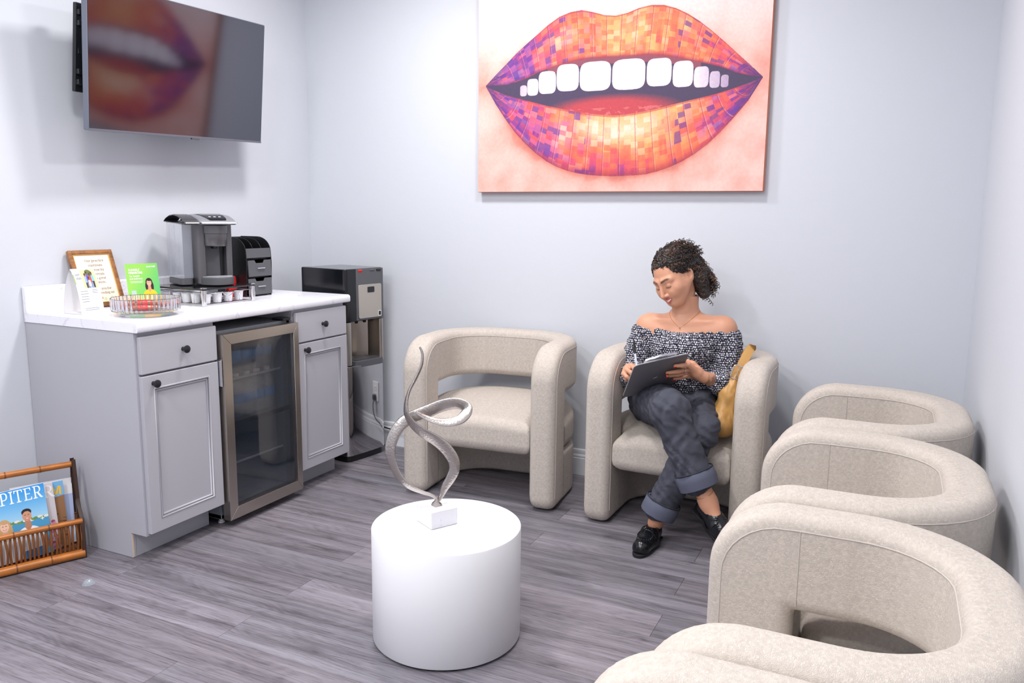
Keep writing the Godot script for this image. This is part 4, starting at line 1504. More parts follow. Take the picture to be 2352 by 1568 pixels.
func build_pod_stand() -> void:
	var x0 := 0.125
	var x1 := 0.440
	var z0 := 0.947
	var z1 := 1.233
	var s := thing("pod_stand", "chrome wire pod drawer stand with dark glass top under the coffee maker", "stand", Vector3(0.28, 0.9145, 1.09))
	var o := s.position
	var gl := obj("glass_top", bx(Vector3((x0 + x1) * 0.5, 0.9865, (z0 + z1) * 0.5) - o, Vector3(x1 - x0 + 0.018, 0.007, z1 - z0 + 0.018), 0.002), mat(Color8(30, 30, 34), 0.06), s)
	gl.set_meta("label", "dark glass top")
	for x in [x0, x1]:
		for z in [z0, z1]:
			obj("post", lt([Vector2(0.0, 0.0), Vector2(0.0105, 0.0), Vector2(0.0105, 0.068)], 20, Transform3D(Basis.IDENTITY, Vector3(x, 0.9148, z) - o)), M.chrome, s)
			obj("post_cap", lt([Vector2(0.0135, 0.0), Vector2(0.0135, 0.003), Vector2(0.010, 0.005), Vector2(0.0, 0.0055)], 20, Transform3D(Basis.IDENTITY, Vector3(x, 0.9902, z) - o)), M.chrome, s)
	var dr := node("wire_drawer", s)
	for y in [0.9195, 0.968]:
		var a := x0 + 0.02
		var b := x1 - 0.004
		var c := z0 + 0.016
		var d := z1 - 0.016
		var loop := [Vector3(a, y, c), Vector3(b, y, c), Vector3(b, y, d), Vector3(a, y, d)]
		if y > 0.95:  # front wire dips into a finger pull
			loop = [Vector3(a, y, c), Vector3(b, y, c), Vector3(b, y, 1.055), Vector3(b, y - 0.012, 1.068), Vector3(b, y - 0.020, 1.09), Vector3(b, y - 0.012, 1.112), Vector3(b, y, 1.125), Vector3(b, y, d), Vector3(a, y, d)]
		for k in loop.size():
			loop[k] -= o
		obj("wire_loop", MB.new().tube(loop, 0.0018, 8, true).mesh(), M.chrome, dr)
	for k in 5:
		var z := lerpf(z0 + 0.016, z1 - 0.016, k / 4.0)
		obj("wire", tb([Vector3(x1 - 0.004, 0.968, z) - o, Vector3(x1 - 0.004, 0.9195, z) - o, Vector3(x0 + 0.02, 0.9195, z) - o], 0.0015, 6), M.chrome, dr)
		var x := lerpf(x0 + 0.02, x1 - 0.004, k / 4.0)
		obj("wire", tb([Vector3(x, 0.968, z1 - 0.016) - o, Vector3(x, 0.9195, z1 - 0.016) - o, Vector3(x, 0.9195, z0 + 0.016) - o], 0.0015, 6), M.chrome, dr)
	var spots := []
	for k in 4:
		spots.append(Vector3(0.400, 0.9215, 0.995 + 0.0635 * k))
	for k in 4:
		spots.append(Vector3(0.340 - 0.055 * k, 0.9215, 1.185))
	for i in spots.size():
		var p := thing("coffee_pod", "white coffee pod in the wire drawer's front row, %s counted from the black organizer" % ["first", "second", "third", "fourth"][i] if i < 4 else "white coffee pod in the wire drawer's dish-side row, %s behind the corner post" % ["first", "second", "third", "fourth"][i - 4], "coffee pod", spots[i], 0.0, "white coffee pods in the wire drawer")
		obj("cup", lt([Vector2(0, 0.0), Vector2(0.0165, 0.0), Vector2(0.0175, 0.002), Vector2(0.0215, 0.040), Vector2(0.0245, 0.0405), Vector2(0.0245, 0.042)], 20), M.white, p)
		obj("foil_lid", lt([Vector2(0.0245, 0.042), Vector2(0.023, 0.0432), Vector2(0, 0.0432)], 20), M.light_grey, p)


func build_organizer() -> void:
	var c := thing("condiment_organizer", "black countertop organizer with curved sides and two small drawers beside the coffee maker", "organizer", Vector3(0.225, 0.9145, 0.765), PI / 2 - 0.03)
	# local: x across (viewer's left to right), z to the room
	var side := PackedVector2Array([Vector2(-0.105, 0), Vector2(0.085, 0), Vector2(0.092, 0.10), Vector2(0.094, 0.16), Vector2(0.090, 0.215)])
	for k in range(1, 9):
		var a := PI * 0.5 * k / 8
		side.append(Vector2(0.090 - 0.085 * (1.0 - cos(a)), 0.215 + 0.068 * sin(a)))
	side.append(Vector2(-0.105, 0.283))
	var sm := func(x: float, t: float, poly: PackedVector2Array) -> ArrayMesh:
		var q := PackedVector2Array()
		for v in poly:
			q.append(Vector2(-v.x, v.y))
		q.reverse()
		return MB.new().extrude(q, t, Transform3D(Basis(Vector3(0, 0, -1), Vector3(0, 1, 0), Vector3(1, 0, 0)), Vector3(x, 0, 0)), 0.001, 0.5).mesh()
	obj("side_wall", sm.call(-0.0825, 0.004, side), M.black, c)
	obj("side_wall", sm.call(0.0785, 0.004, side), M.black, c)
	var div := PackedVector2Array([Vector2(-0.10, 0.18), Vector2(0.080, 0.18), Vector2(0.084, 0.212)])
	for k in range(1, 7):
		var a := PI * 0.5 * k / 6
		div.append(Vector2(0.084 - 0.08 * (1.0 - cos(a)), 0.212 + 0.066 * sin(a)))
	div.append(Vector2(-0.10, 0.278))
	for x in [-0.029, 0.025]:
		obj("divider", sm.call(x, 0.003, div), M.black, c)
	obj("back_wall", bx(Vector3(0, 0.140, -0.103), Vector3(0.160, 0.280, 0.004), 0.001), M.black, c)
	for y in [0.004, 0.090, 0.178]:
		obj("shelf", bx(Vector3(0, y, -0.012), Vector3(0.158, 0.004, 0.180), 0.001), M.black, c)
	obj("front_lip", bx(Vector3(0, 0.206, 0.089), Vector3(0.158, 0.046, 0.006), 0.0025, rot_x(-0.08)), M.grey_plastic, c)
	for k in 2:
		var d := node("drawer", c, Transform3D(Basis.IDENTITY, Vector3(0, 0.008 + 0.087 * k, 0.092)))
		# front with a notch at the top
		var f := PackedVector2Array([Vector2(-0.074, 0), Vector2(0.074, 0), Vector2(0.076, 0.078), Vector2(0.032, 0.078), Vector2(0.024, 0.064), Vector2(-0.024, 0.064), Vector2(-0.032, 0.078), Vector2(-0.076, 0.078)])
		obj("drawer_front", MB.new().extrude(f, 0.008, Transform3D(rot_x(-0.05), Vector3(0, 0, 0.0)), 0.002).mesh(), M.grey_plastic, d)
		obj("handle", bx(Vector3(0, 0.040, 0.0125), Vector3(0.050, 0.006, 0.006), 0.002), M.chrome, d)
		obj("drawer_box", bx(Vector3(0, 0.03, -0.09), Vector3(0.14, 0.05, 0.17), 0.002), M.black, d)
	var r := thing("red_packet", "small red packet tucked between the coffee maker and the black organizer", "packet", Vector3(0.24, 0.9145, 0.895))
	obj("packet_body", MB.new().extrude(PackedVector2Array([Vector2(-0.035, 0), Vector2(0.035, 0), Vector2(0.040, 0.012), Vector2(0.037, 0.085), Vector2(0.033, 0.098), Vector2(-0.033, 0.098), Vector2(-0.037, 0.085), Vector2(-0.040, 0.012)]), 0.026, Transform3D(rot_y(1.9), Vector3(0, 0.0005, 0)), 0.008).mesh(), M.red, r)


func print_card(called: String, im: Image, w: float, h: float, t: float, parent: Node3D) -> MeshInstance3D:
	# a stiff card whose front carries the print; origin at the middle of its lower edge, front +z
	obj(called + "_board", bx(Vector3(0, h * 0.5, -t * 0.5), Vector3(w, h, t), minf(t * 0.2, 0.001)), M.paper, parent)
	var m := mat(Color.WHITE, 0.45)
	m.albedo_texture = tex(im)
	var f := MB.new()
	f.face(Vector3(-w * 0.5, 0, 0.0002), Vector3(w * 0.5, 0, 0.0002), Vector3(w * 0.5, h, 0.0002), Vector3(-w * 0.5, h, 0.0002))
	return obj(called + "_print", f.mesh(), m, parent)


func portrait(im: Image, c: Vector2, s: float, hair: Color, skin: Color, top: Color, long_hair := true) -> void:
	# a small printed half-length figure
	if long_hair:
		blot(im, c + Vector2(0, -0.05) * s, Vector2(0.46, 0.55) * s, hair)
		blot(im, c + Vector2(-0.36, 0.5) * s, Vector2(0.2, 0.55) * s, hair)
		blot(im, c + Vector2(0.38, 0.55) * s, Vector2(0.2, 0.6) * s, hair)
	blot(im, c + Vector2(0, 1.9) * s, Vector2(0.98, 1.0) * s, top)
	shape(im, [c + Vector2(-0.98, 1.9) * s, c + Vector2(0.98, 1.9) * s, c + Vector2(1.05, 3.4) * s, c + Vector2(-1.05, 3.4) * s], top)
	shape(im, [c + Vector2(-0.17, 0.3) * s, c + Vector2(0.17, 0.3) * s, c + Vector2(0.24, 0.95) * s, c + Vector2(0, 1.35) * s, c + Vector2(-0.24, 0.95) * s], skin.darkened(0.12))
	blot(im, c + Vector2(0, 0.05) * s, Vector2(0.32, 0.44) * s, skin)
	if not long_hair:
		blot(im, c + Vector2(0, -0.25) * s, Vector2(0.34, 0.27) * s, hair)
		blot(im, c + Vector2(0, 0.02) * s, Vector2(0.3, 0.34) * s, skin)
	else:
		blot(im, c + Vector2(0.05, -0.34) * s, Vector2(0.3, 0.16) * s, hair)
	for e in [-1, 1]:
		blot(im, c + Vector2(0.12 * e, -0.02) * s, Vector2(0.055, 0.03) * s, Color8(50, 34, 30))
	blot(im, c + Vector2(0, 0.27) * s, Vector2(0.13, 0.05) * s, Color8(190, 80, 80))
	blot(im, c + Vector2(0, 0.26) * s, Vector2(0.1, 0.025) * s, Color8(250, 246, 244))


func build_papers() -> void:
	# framed note leaning on the backsplash
	var lean := 0.33
	var fr := thing("framed_note", "wooden framed cream note leaning against the backsplash behind the tent card", "frame", Vector3(0.108, 0.9145, 1.452))
	var xf := node("leaning_frame", fr, on_x(Vector3(0, 0.004, 0), lean, -0.06))
	var w := 0.196
	var h := 0.246
	var b := 0.018
	var bars := MB.new()
	for s in [-1, 1]:
		bars.box(Vector3(s * (w - b) * 0.5, h * 0.5, -0.008), Vector3(b, h, 0.018), 0.003)
		bars.box(Vector3(0, h * 0.5 + s * (h - b) * 0.5, -0.0082), Vector3(w - b * 2.0 + 0.002, b, 0.018), 0.003)
	obj("frame_bars", bars.mesh(), M.frame_wood, xf)
	var gilt := MB.new()
	for s in [-1, 1]:
		gilt.box(Vector3(s * (w * 0.5 - b - 0.0012), h * 0.5, -0.003), Vector3(0.0028, h - 2 * b, 0.004), 0.0008)
		gilt.box(Vector3(0, h * 0.5 + s * (h * 0.5 - b - 0.0012), -0.003), Vector3(w - 2 * b, 0.0028, 0.004), 0.0008)
	obj("gilt_edge", gilt.mesh(), mat(Color8(214, 168, 88), 0.35, 0.6), xf)
	obj("note_sheet", bx(Vector3(0, h * 0.5, -0.007), Vector3(w - 2 * b, h - 2 * b, 0.002), 0), mat(Color8(244, 226, 206), 0.75), xf)
	var lines := [["Our practice", 0.098, 0.196], ["continues", 0.072, 0.176], ["to grow by", 0.078, 0.156], ["referrals", 0.070, 0.138], ["from great", 0.078, 0.120], ["patients.", 0.066, 0.102], ["Thank you for", 0.104, 0.074], ["recommending us!", 0.124, 0.056]]
	for l in lines:
		lettering(l[0], serif, 0.013, M.ink, xf, Transform3D(Basis.IDENTITY, Vector3(0.008, l[2] + 0.004, -0.0058)), l[1] * 0.86)
	for k in 9:
		obj("flower_print", lt([Vector2(0, 0), Vector2(0.004 + 0.002 * (k % 3), 0.0), Vector2(0, 0.0004)], 8, Transform3D(Basis(Vector3(1, 0, 0), Vector3(0, 0, 1), Vector3(0, -1, 0)), Vector3(-0.06 + 0.015 * k, 0.028 + 0.005 * ((k * 5) % 3), -0.0058))), mat(Color8(238, 150, 110) if k % 2 == 0 else Color8(196, 204, 166), 0.8), xf)
	# tent card: two bowed leaves over a foot
	var tc := thing("tent_card", "white folded tent card with a family photo beside the framed note", "card", Vector3(0.2, 0.9145, 1.618))
	var leaf := MB.new()
	var prof := []
	for k in 9:
		var t := k / 8.0
		prof.append(Vector2(0.052 - 0.052 * pow(t, 1.6), 0.174 * (1.0 - pow(1.0 - t, 1.25))))
	var outline := PackedVector2Array()
	for q in prof:
		outline.append(q)
	for k in range(7, -1, -1):
		outline.append(Vector2(-prof[k].x, prof[k].y))
	var inner := PackedVector2Array()
	for k in range(0, 8):
		inner.append(Vector2(-prof[k].x + 0.0012, prof[k].y))
	for k in range(7, -1, -1):
		inner.append(Vector2(prof[k].x - 0.0012, prof[k].y))
	var strip := outline.duplicate()
	strip.append_array(inner)
	leaf.extrude(strip, 0.098, Transform3D(Basis.IDENTITY, Vector3(0, 0.0002, -0.049)), 0.0, 0.6)
	obj("folded_leaf", leaf.mesh(), M.paper, tc)
	obj("foot_flap", bx(Vector3(0, 0.0009, 0), Vector3(0.100, 0.0012, 0.098), 0), M.paper, tc)
	var im := Image.create(200, 150, false, Image.FORMAT_RGB8)
	im.fill(Color8(214, 206, 150))
	blot(im, Vector2(110, 30), Vector2(50, 30), Color8(90, 100, 50))
	for q in [[50, 70, Color8(150, 170, 226), Color8(60, 60, 90)], [80, 56, Color8(96, 84, 190), Color8(60, 50, 60)], [120, 70, Color8(224, 70, 60), Color8(120, 140, 190)], [150, 60, Color8(110, 190, 226), Color8(50, 50, 70)], [92, 100, Color8(228, 230, 244), Color8(150, 170, 210)]]:
		blot(im, Vector2(q[0], q[1] - 26), Vector2(11, 14), Color8(120, 80, 62))
		blot(im, Vector2(q[0], q[1] - 34), Vector2(11, 8), Color8(40, 30, 30))
		shape(im, [Vector2(q[0] - 17, q[1] - 12), Vector2(q[0] + 17, q[1] - 12), Vector2(q[0] + 18, q[1] + 36), Vector2(q[0] - 18, q[1] + 36)], q[2])
		shape(im, [Vector2(q[0] - 14, q[1] + 36), Vector2(q[0] + 14, q[1] + 36), Vector2(q[0] + 12, 150), Vector2(q[0] - 12, 150)], q[3])
	var pm := mat(Color.WHITE, 0.5)
	pm.albedo_texture = tex(im)
	var slope := atan2(0.052 * 0.62, 0.11)
	var fx := node("printed_side", tc, on_x(Vector3(0.0475, 0.0, 0), 0.0))
	var at := func(x: float, y: float) -> Transform3D:  # on the bowed front leaf
		var t := 0.0
		for k in 8:
			if y >= prof[k].y:
				t = k
		var a: Vector2 = prof[int(t)]
		var bb: Vector2 = prof[mini(int(t) + 1, 8)]
		var f := clampf((y - a.y) / maxf(bb.y - a.y, 0.001), 0, 1)
		return Transform3D(rot_x(-atan2(a.x - bb.x, bb.y - a.y)), Vector3(x, y, lerpf(a.x, bb.x, f) - 0.0475 + 0.0006))
	var ph := MB.new()
	for k in 6:
		var ya := 0.100 + 0.0115 * k
		var ta: Transform3D = at.call(0.0, ya)
		var tb_: Transform3D = at.call(0.0, ya + 0.0115)
		ph.face(ta.origin + Vector3(-0.016, 0, 0.0003), ta.origin + Vector3(0.044, 0, 0.0003), tb_.origin + Vector3(0.044, 0, 0.0003), tb_.origin + Vector3(-0.016, 0, 0.0003))
		for q in 4:
			var i := ph.uv.size() - 4 + q
			ph.uv[i] = Vector2(ph.uv[i].x, 1.0 - (k + (1.0 - ph.uv[i].y)) / 6.0)
	obj("photo_print", ph.mesh(), pm, fx)
	lettering("happy", serif, 0.014, M.ink_grey, fx, at.call(-0.031, 0.152), 0.020)
	lettering("smiles", serif, 0.014, M.ink_grey, fx, at.call(-0.029, 0.138), 0.022)
	var strip_m := mat(Color8(150, 200, 80), 0.6)
	obj("green_stripe", bx(Vector3.ZERO, Vector3(0.003, 0.040, 0.0006), 0), strip_m, fx).transform = at.call(-0.0475, 0.135)
	obj("card_picture", bx(Vector3.ZERO, Vector3(0.022, 0.018, 0.0006), 0), mat(Color8(196, 206, 208), 0.6), fx).transform = at.call(-0.030, 0.112)
	for k in 5:
		obj("text_line", bx(Vector3.ZERO, Vector3(0.030 + 0.004 * (k % 2), 0.0014, 0.0006), 0), M.ink_grey, fx).transform = at.call(-0.022, 0.088 - 0.010 * k)
	for k in 3:
		obj("text_line", bx(Vector3.ZERO, Vector3(0.024, 0.0012, 0.0006), 0), M.ink_grey, fx).transform = at.call(0.024, 0.092 - 0.006 * k)
	for k in 2:
		obj("text_line", bx(Vector3.ZERO, Vector3(0.060, 0.0012, 0.0006), 0), M.ink_grey, fx).transform = at.call(0.0, 0.022 - 0.007 * k)
	# green leaflet propped upright
	var lf := thing("green_leaflet", "green financing leaflet with a smiling woman in yellow propped behind the glass dish", "leaflet", Vector3(0.232, 0.9145, 1.352))
	var lx := node("leaflet_card", lf, on_x(Vector3(0, 0.0005, 0), 0.16, -0.24))
	var gi := Image.create(270, 360, false, Image.FORMAT_RGB8)
	for y in 360:
		for x in 270:
			gi.set_pixel(x, y, Color8(140, 200, 84).lerp(Color8(70, 176, 112), clampf((x * 0.8 + y * 0.5 - 120) / 260.0, 0, 1)))
	portrait(gi, Vector2(182, 160), 62, Color8(40, 28, 30), Color8(224, 166, 134), Color8(242, 186, 40))
	shape(gi, [Vector2(28, 222), Vector2(68, 222), Vector2(68, 256), Vector2(28, 256)], Color8(170, 190, 186))
	shape(gi, [Vector2(26, 262), Vector2(84, 262), Vector2(84, 346), Vector2(26, 346)], Color8(244, 248, 244))
	var lw := 0.138
	var lh := 0.182
	print_card("leaflet", gi, lw, lh, 0.0012, lx)
	lettering("FLEXIBLE", bold, 0.0125, M.white_print, lx, Transform3D(Basis.IDENTITY, Vector3(-0.034, 0.156, 0.0008)), 0.046)
	lettering("FINANCING", bold, 0.0125, M.white_print, lx, Transform3D(Basis.IDENTITY, Vector3(-0.028, 0.144, 0.0008)), 0.058)
	lettering("for health", sans, 0.011, M.white_print, lx, Transform3D(Basis.IDENTITY, Vector3(-0.034, 0.130, 0.0008)), 0.042)
	lettering("and wellness.", sans, 0.011, M.white_print, lx, Transform3D(Basis.IDENTITY, Vector3(-0.028, 0.119, 0.0008)), 0.056)
	lettering("CareCredit", bold, 0.009, M.white_print, lx, Transform3D(Basis.IDENTITY, Vector3(0.040, 0.168, 0.0008)), 0.038)
	for k in 2:
		obj("text_line", bx(Vector3(-0.028, 0.108 - 0.005 * k, 0.0005), Vector3(0.056 - 0.006 * k, 0.0014, 0.0004), 0), M.white_print, lx)
	obj("easel_leg", bx(Vector3(0, 0.055, -0.028), Vector3(0.05, 0.118, 0.0015), 0, rot_x(0.42)), M.paper, lx)


func build_dish() -> void:
	var d := thing("glass_dish", "round fluted clear glass dish holding wrapped sweets at the counter edge", "dish", Vector3(0.462, 0.9147, 1.545))
	var dg := mat(Color(0.97, 0.97, 1.0, 0.02), 0.02)
	dg.refraction_enabled = true
	dg.refraction_scale = 0.05
	var fl := MB.new()
	var rings := [Vector2(0.0, 0.0165), Vector2(0.112, 0.0165), Vector2(0.121, 0.019), Vector2(0.124, 0.026), Vector2(0.1255, 0.066), Vector2(0.124, 0.0685), Vector2(0.120, 0.066), Vector2(0.118, 0.028), Vector2(0.110, 0.022), Vector2(0.0, 0.020)]
	var seg := 192
	var first := fl.v.size()
	for i in rings.size():
		for k in seg + 1:
			var a := TAU * k / seg
			var q: Vector2 = rings[i]
			var r := q.x + (0.0022 * cos(a * 44.0) if i > 1 and i < 5 else 0.0)
			var nn := Vector3(cos(a), 0, -sin(a))
			if i > 1 and i < 5:
				nn = (nn + Vector3(-sin(a), 0, -cos(a)) * 0.72 * sin(a * 44.0)).normalized()
			elif i < 2:
				nn = Vector3.DOWN
			elif i >= 5 and i < 9:
				nn = -nn
			elif i == 9:
				nn = Vector3.UP
			fl.vert(Vector3(cos(a) * r, q.y, -sin(a) * r), nn, Vector2.ZERO)
	for i in rings.size() - 1:
		for k in seg:
			var a := first + i * (seg + 1) + k
			fl.quad(a, a + 1, a + seg + 2, a + seg + 1)
	obj("fluted_bowl", fl.mesh(), dg, d)
	obj("foot_ring", lt([Vector2(0.0, 0.0), Vector2(0.098, 0.0), Vector2(0.101, 0.003), Vector2(0.096, 0.008), Vector2(0.090, 0.016), Vector2(0.0, 0.017)], 64), glass(Color8(214, 214, 224), 0.22, 0.04, 0.6), d)
	M.candy_red = mat(Color8(214, 40, 36), 0.3)
	M.candy_gold = mat(Color8(168, 128, 92), 0.3, 0.4)
	var spots := [[Vector3(0.040, 0.033, 0.045), 0.75, "red and gold wrapped sweet lying on the dish bottom, front"], [Vector3(0.028, 0.052, 0.033), 0.82, "red and gold wrapped sweet stacked on top in the glass dish"], [Vector3(-0.03, 0.033, 0.02), 0.6, "red and gold wrapped sweet under the stacked one in the glass dish"], [Vector3(-0.065, 0.033, -0.005), 0.9, "red and gold wrapped sweet by the dish rim near the leaflet"], [Vector3(-0.02, 0.033, -0.06), 0.95, "red and gold wrapped sweet by the dish rim near the pod stand"]]
	for s in spots:
		var c := thing("wrapped_sweet", s[2], "sweet", d.position + s[0], s[1], "wrapped sweets in the glass dish")
		var along_x := Basis(Vector3(0, 1, 0), Vector3(-1, 0, 0), Vector3(0, 0, 1))
		obj("wrapper", lt([Vector2(0, -0.046), Vector2(0.0075, -0.045), Vector2(0.0105, -0.041), Vector2(0.0108, 0.041), Vector2(0.0075, 0.045), Vector2(0, 0.046)], 18, Transform3D(along_x, Vector3.ZERO)), M.candy_gold, c)
		obj("red_band", lt([Vector2(0.0110, -0.021), Vector2(0.0114, -0.0205), Vector2(0.0114, 0.0205), Vector2(0.0110, 0.021)], 18, Transform3D(along_x, Vector3.ZERO)), M.candy_red, c)


# ---------------------------------------------------------------- magazine rack
func cover(kind: int) -> Image:
	var im := Image.create(210, 276, false, Image.FORMAT_RGB8)
	if kind == 0:
		for y in 276:
			for x in 210:
				im.set_pixel(x, y, Color8(52, 150, 226).lerp(Color8(170, 214, 240), clampf(y / 130.0, 0, 1)) if y < 128 else Color8(70, 150, 200).lerp(Color8(120, 190, 220), (y - 128) / 150.0))
		for k in 26:
			blot(im, Vector2(8 * k + (k * 13) % 7, 124 + (k * 7) % 9), Vector2(9, 5 + (k * 5) % 5), [Color8(96, 140, 70), Color8(226, 226, 220), Color8(120, 150, 80)][k % 3])
		# woman with long fair hair and an orange jacket
		portrait(im, Vector2(64, 132), 44, Color8(196, 160, 112), Color8(232, 190, 168), Color8(240, 238, 240))
		shape(im, [Vector2(84, 172), Vector2(112, 180), Vector2(116, 276), Vector2(84, 276)], Color8(240, 130, 80))
		# man in a white shirt
		portrait(im, Vector2(140, 108), 48, Color8(38, 32, 34), Color8(206, 150, 122), Color8(240, 242, 246), false)
		shape(im, [Vector2(178, 200), Vector2(196, 196), Vector2(204, 250), Vector2(186, 254)], Color8(206, 150, 122))
		shape(im, [Vector2(112, 246), Vector2(186, 240), Vector2(188, 276), Vector2(108, 276)], Color8(86, 130, 180))
	elif kind == 1:
		im.fill(Color8(206, 200, 204))
		for k in 160:
			blot(im, Vector2((k * 47) % 210, 150 + (k * 29) % 126), Vector2(7, 6), [Color8(206, 120, 160), Color8(226, 170, 196), Color8(170, 80, 120), Color8(216, 140, 176)][k % 4])
	elif kind == 2:
		im.fill(Color8(150, 110, 76))
		shape(im, [Vector2(0, 0), Vector2(210, 0), Vector2(210, 60), Vector2(0, 90)], Color8(120, 180, 226))
		shape(im, [Vector2(0, 0), Vector2(60, 0), Vector2(90, 60), Vector2(0, 60)], Color8(40, 100, 200))
		for k in 30:
			shape(im, [Vector2((k * 37) % 210, 110 + (k * 23) % 150), Vector2((k * 37) % 210 + 26, 112 + (k * 23) % 150), Vector2((k * 37) % 210 + 22, 120 + (k * 23) % 150)], Color8(100, 70, 50))
	else:
		im.fill(Color8(232, 232, 236))
		shape(im, [Vector2(0, 66), Vector2(210, 66), Vector2(210, 276), Vector2(0, 276)], Color8(176, 190, 224))
		shape(im, [Vector2(0, 190), Vector2(210, 190), Vector2(210, 276), Vector2(0, 276)], Color8(210, 218, 236))
	return im


func build_magazine_rack() -> void:
	var turn := atan2(0.915, 0.404)
	var r := thing("magazine_rack", "bamboo magazine rack with a carrying handle on the floor against the grey cabinet", "magazine rack", Vector3(0.212, 0, 1.955), turn)
	var L := 0.40
	var D := 0.080
	var bar := func(a: Vector3, b: Vector3, rad: float, called: String) -> void:
		var path := []
		var rr := []
		for k in 21:
			var t := k / 20.0
			path.append(a.lerp(b, t))
			var nodes := 0.0
			for q in [0.12, 0.42, 0.71]:
				nodes += exp(-pow((t - q) / 0.012, 2.0))
			rr.append(rad * (1.0 + 0.07 * nodes))
		var o := obj(called, tb(path, rr, 14), M.bamboo, r)
		for q in [0.12, 0.42, 0.71]:
			obj("node_ring", tb([a.lerp(b, q - 0.006), a.lerp(b, q + 0.006)], rad * 1.075, 14), M.bamboo_node, o)
	var e := L * 0.5 - 0.006
	bar.call(Vector3(-e, 0.352, 0), Vector3(e, 0.352, 0), 0.0115, "handle_rail")
	for s in [-1, 1]:
		bar.call(Vector3(-e, 0.147, s * D), Vector3(e, 0.147, s * D), 0.0105, "side_rail")
		bar.call(Vector3(-e, 0.0185, s * D), Vector3(e, 0.0185, s * D), 0.0165, "bottom_rail")
		for k in 27:
			var x := lerpf(-e + 0.006, e - 0.006, k / 26.0)
			var w := 0.003 * sin(k * 2.3)
			var cane := curve([Vector3(x, 0.030, s * (D - 0.006)), Vector3(x + w, 0.085, s * (D + 0.004 + 0.002 * sin(k * 1.7))), Vector3(x - w * 0.5, 0.140, s * (D - 0.003))], 5)
			obj("cane", tb(cane, 0.0042, 8), M.bamboo_cane, r)
		# end board: narrow at the handle, flaring to the foot
		var half := [Vector2(0.013, 0.372), Vector2(0.016, 0.33), Vector2(0.020, 0.28), Vector2(0.030, 0.235), Vector2(0.052, 0.19), Vector2(0.078, 0.162), Vector2(0.088, 0.145), Vector2(0.089, 0.002)]
		var poly := PackedVector2Array()
		for q in half:
			poly.append(Vector2(-q.x, q.y))
		var back := half.duplicate()
		back.reverse()
		for q in back:
			poly.append(q)
		var arch := [Vector2(0.070, 0.002), Vector2(0.066, 0.030), Vector2(0.066, 0.135), Vector2(0.050, 0.150), Vector2(-0.050, 0.150), Vector2(-0.066, 0.135), Vector2(-0.066, 0.030), Vector2(-0.070, 0.002)]
		for q in arch:
			poly.append(q)
		obj("end_frame", MB.new().extrude(poly, 0.014, Transform3D(Basis(Vector3(0, 0, -1), Vector3(0, 1, 0), Vector3(1, 0, 0)), Vector3(s * (L * 0.5 - 0.007) - 0.007, 0, 0)), 0.002).mesh(), M.bamboo_dark, r)
		for k in 4:
			var z := -0.045 + 0.03 * k
			obj("cane", tb(curve([Vector3(s * (L * 0.5 - 0.008), 0.02, z), Vector3(s * (L * 0.5 - 0.004), 0.085, z), Vector3(s * (L * 0.5 - 0.008), 0.152, z)], 5), 0.0055, 8), M.bamboo_cane, r)
		obj("end_sill", bx(Vector3(s * (L * 0.5 - 0.008), 0.018, 0), Vector3(0.014, 0.016, 0.13), 0.003), M.bamboo_dark, r)
	for k in 9:
		obj("floor_cane", tb([Vector3(-e, 0.022, -0.056 + 0.014 * k), Vector3(e, 0.022, -0.056 + 0.014 * k)], 0.004, 8), M.bamboo_cane, r)
	# magazines standing in the rack
	var inv := r.transform
	var mags := [[-0.004, 0.052, 0.055, 0.08, 0, "blue magazine with a couple on the cover, front of the bamboo rack"], [0.026, 0.030, 0.050, 0.06, 1, "grey and pink magazine behind the blue one in the bamboo rack"], [0.056, 0.010, 0.02, 0.04, 2, "brown magazine with a yellow letter in the bamboo rack"], [0.085, -0.014, 0.0, 0.03, 3, "white and pale blue magazine at the back of the bamboo rack"]]
	for q in mags:
		var m := thing("magazine", q[5], "magazine", inv * Vector3(q[0], 0.029, q[1]), turn, "magazines in the bamboo rack")
		var c := node("magazine_body", m, Transform3D(rot_z(q[2]) * rot_x(-q[3]), Vector3(0, 0.006, 0)))
		print_card("cover", cover(q[4]), 0.205, 0.268 if q[4] == 0 else 0.258, 0.0045, c)
		if q[4] == 0:
			lettering("JUPITER", serif, 0.062, M.white_print, c, Transform3D(Basis.IDENTITY, Vector3(0.0, 0.238, 0.0006)), 0.190)
			obj("cover_cross", bx(Vector3(0.082, 0.138, 0.0008), Vector3(0.012, 0.003, 0.0004), 0), M.white_print, c)
			obj("cover_cross", bx(Vector3(0.082, 0.138, 0.0008), Vector3(0.003, 0.012, 0.0004), 0), M.white_print, c)
		elif q[4] == 1:
			lettering("R", serif, 0.062, mat(Color8(236, 234, 236), 0.6), c, Transform3D(Basis.IDENTITY, Vector3(0.084, 0.226, 0.0006)))
		elif q[4] == 2:
			lettering("M", bold, 0.046, mat(Color8(246, 190, 40), 0.6), c, Transform3D(Basis.IDENTITY, Vector3(0.076, 0.222, 0.0006)))


func build_small_details() -> void:
	var s := thing("floor_door_stop", "small clear dome door stop on the grey plank floor", "door stop", Vector3(0.578, 0.0, 1.955))
	obj("flange", lt([Vector2(0, 0.0004), Vector2(0.021, 0.0004), Vector2(0.0215, 0.002), Vector2(0.019, 0.003), Vector2(0, 0.003)], 32), glass(Color8(200, 214, 224), 0.2, 0.05), s)
	var dome := [Vector2(0.018, 0.003)]
	for k in range(1, 9):
		var a := PI * 0.5 * k / 8
		dome.append(Vector2(0.018 * cos(a), 0.003 + 0.017 * sin(a)))
	obj("dome", lt(dome, 32), glass(Color8(196, 210, 222), 0.18, 0.05, 0.8), s)


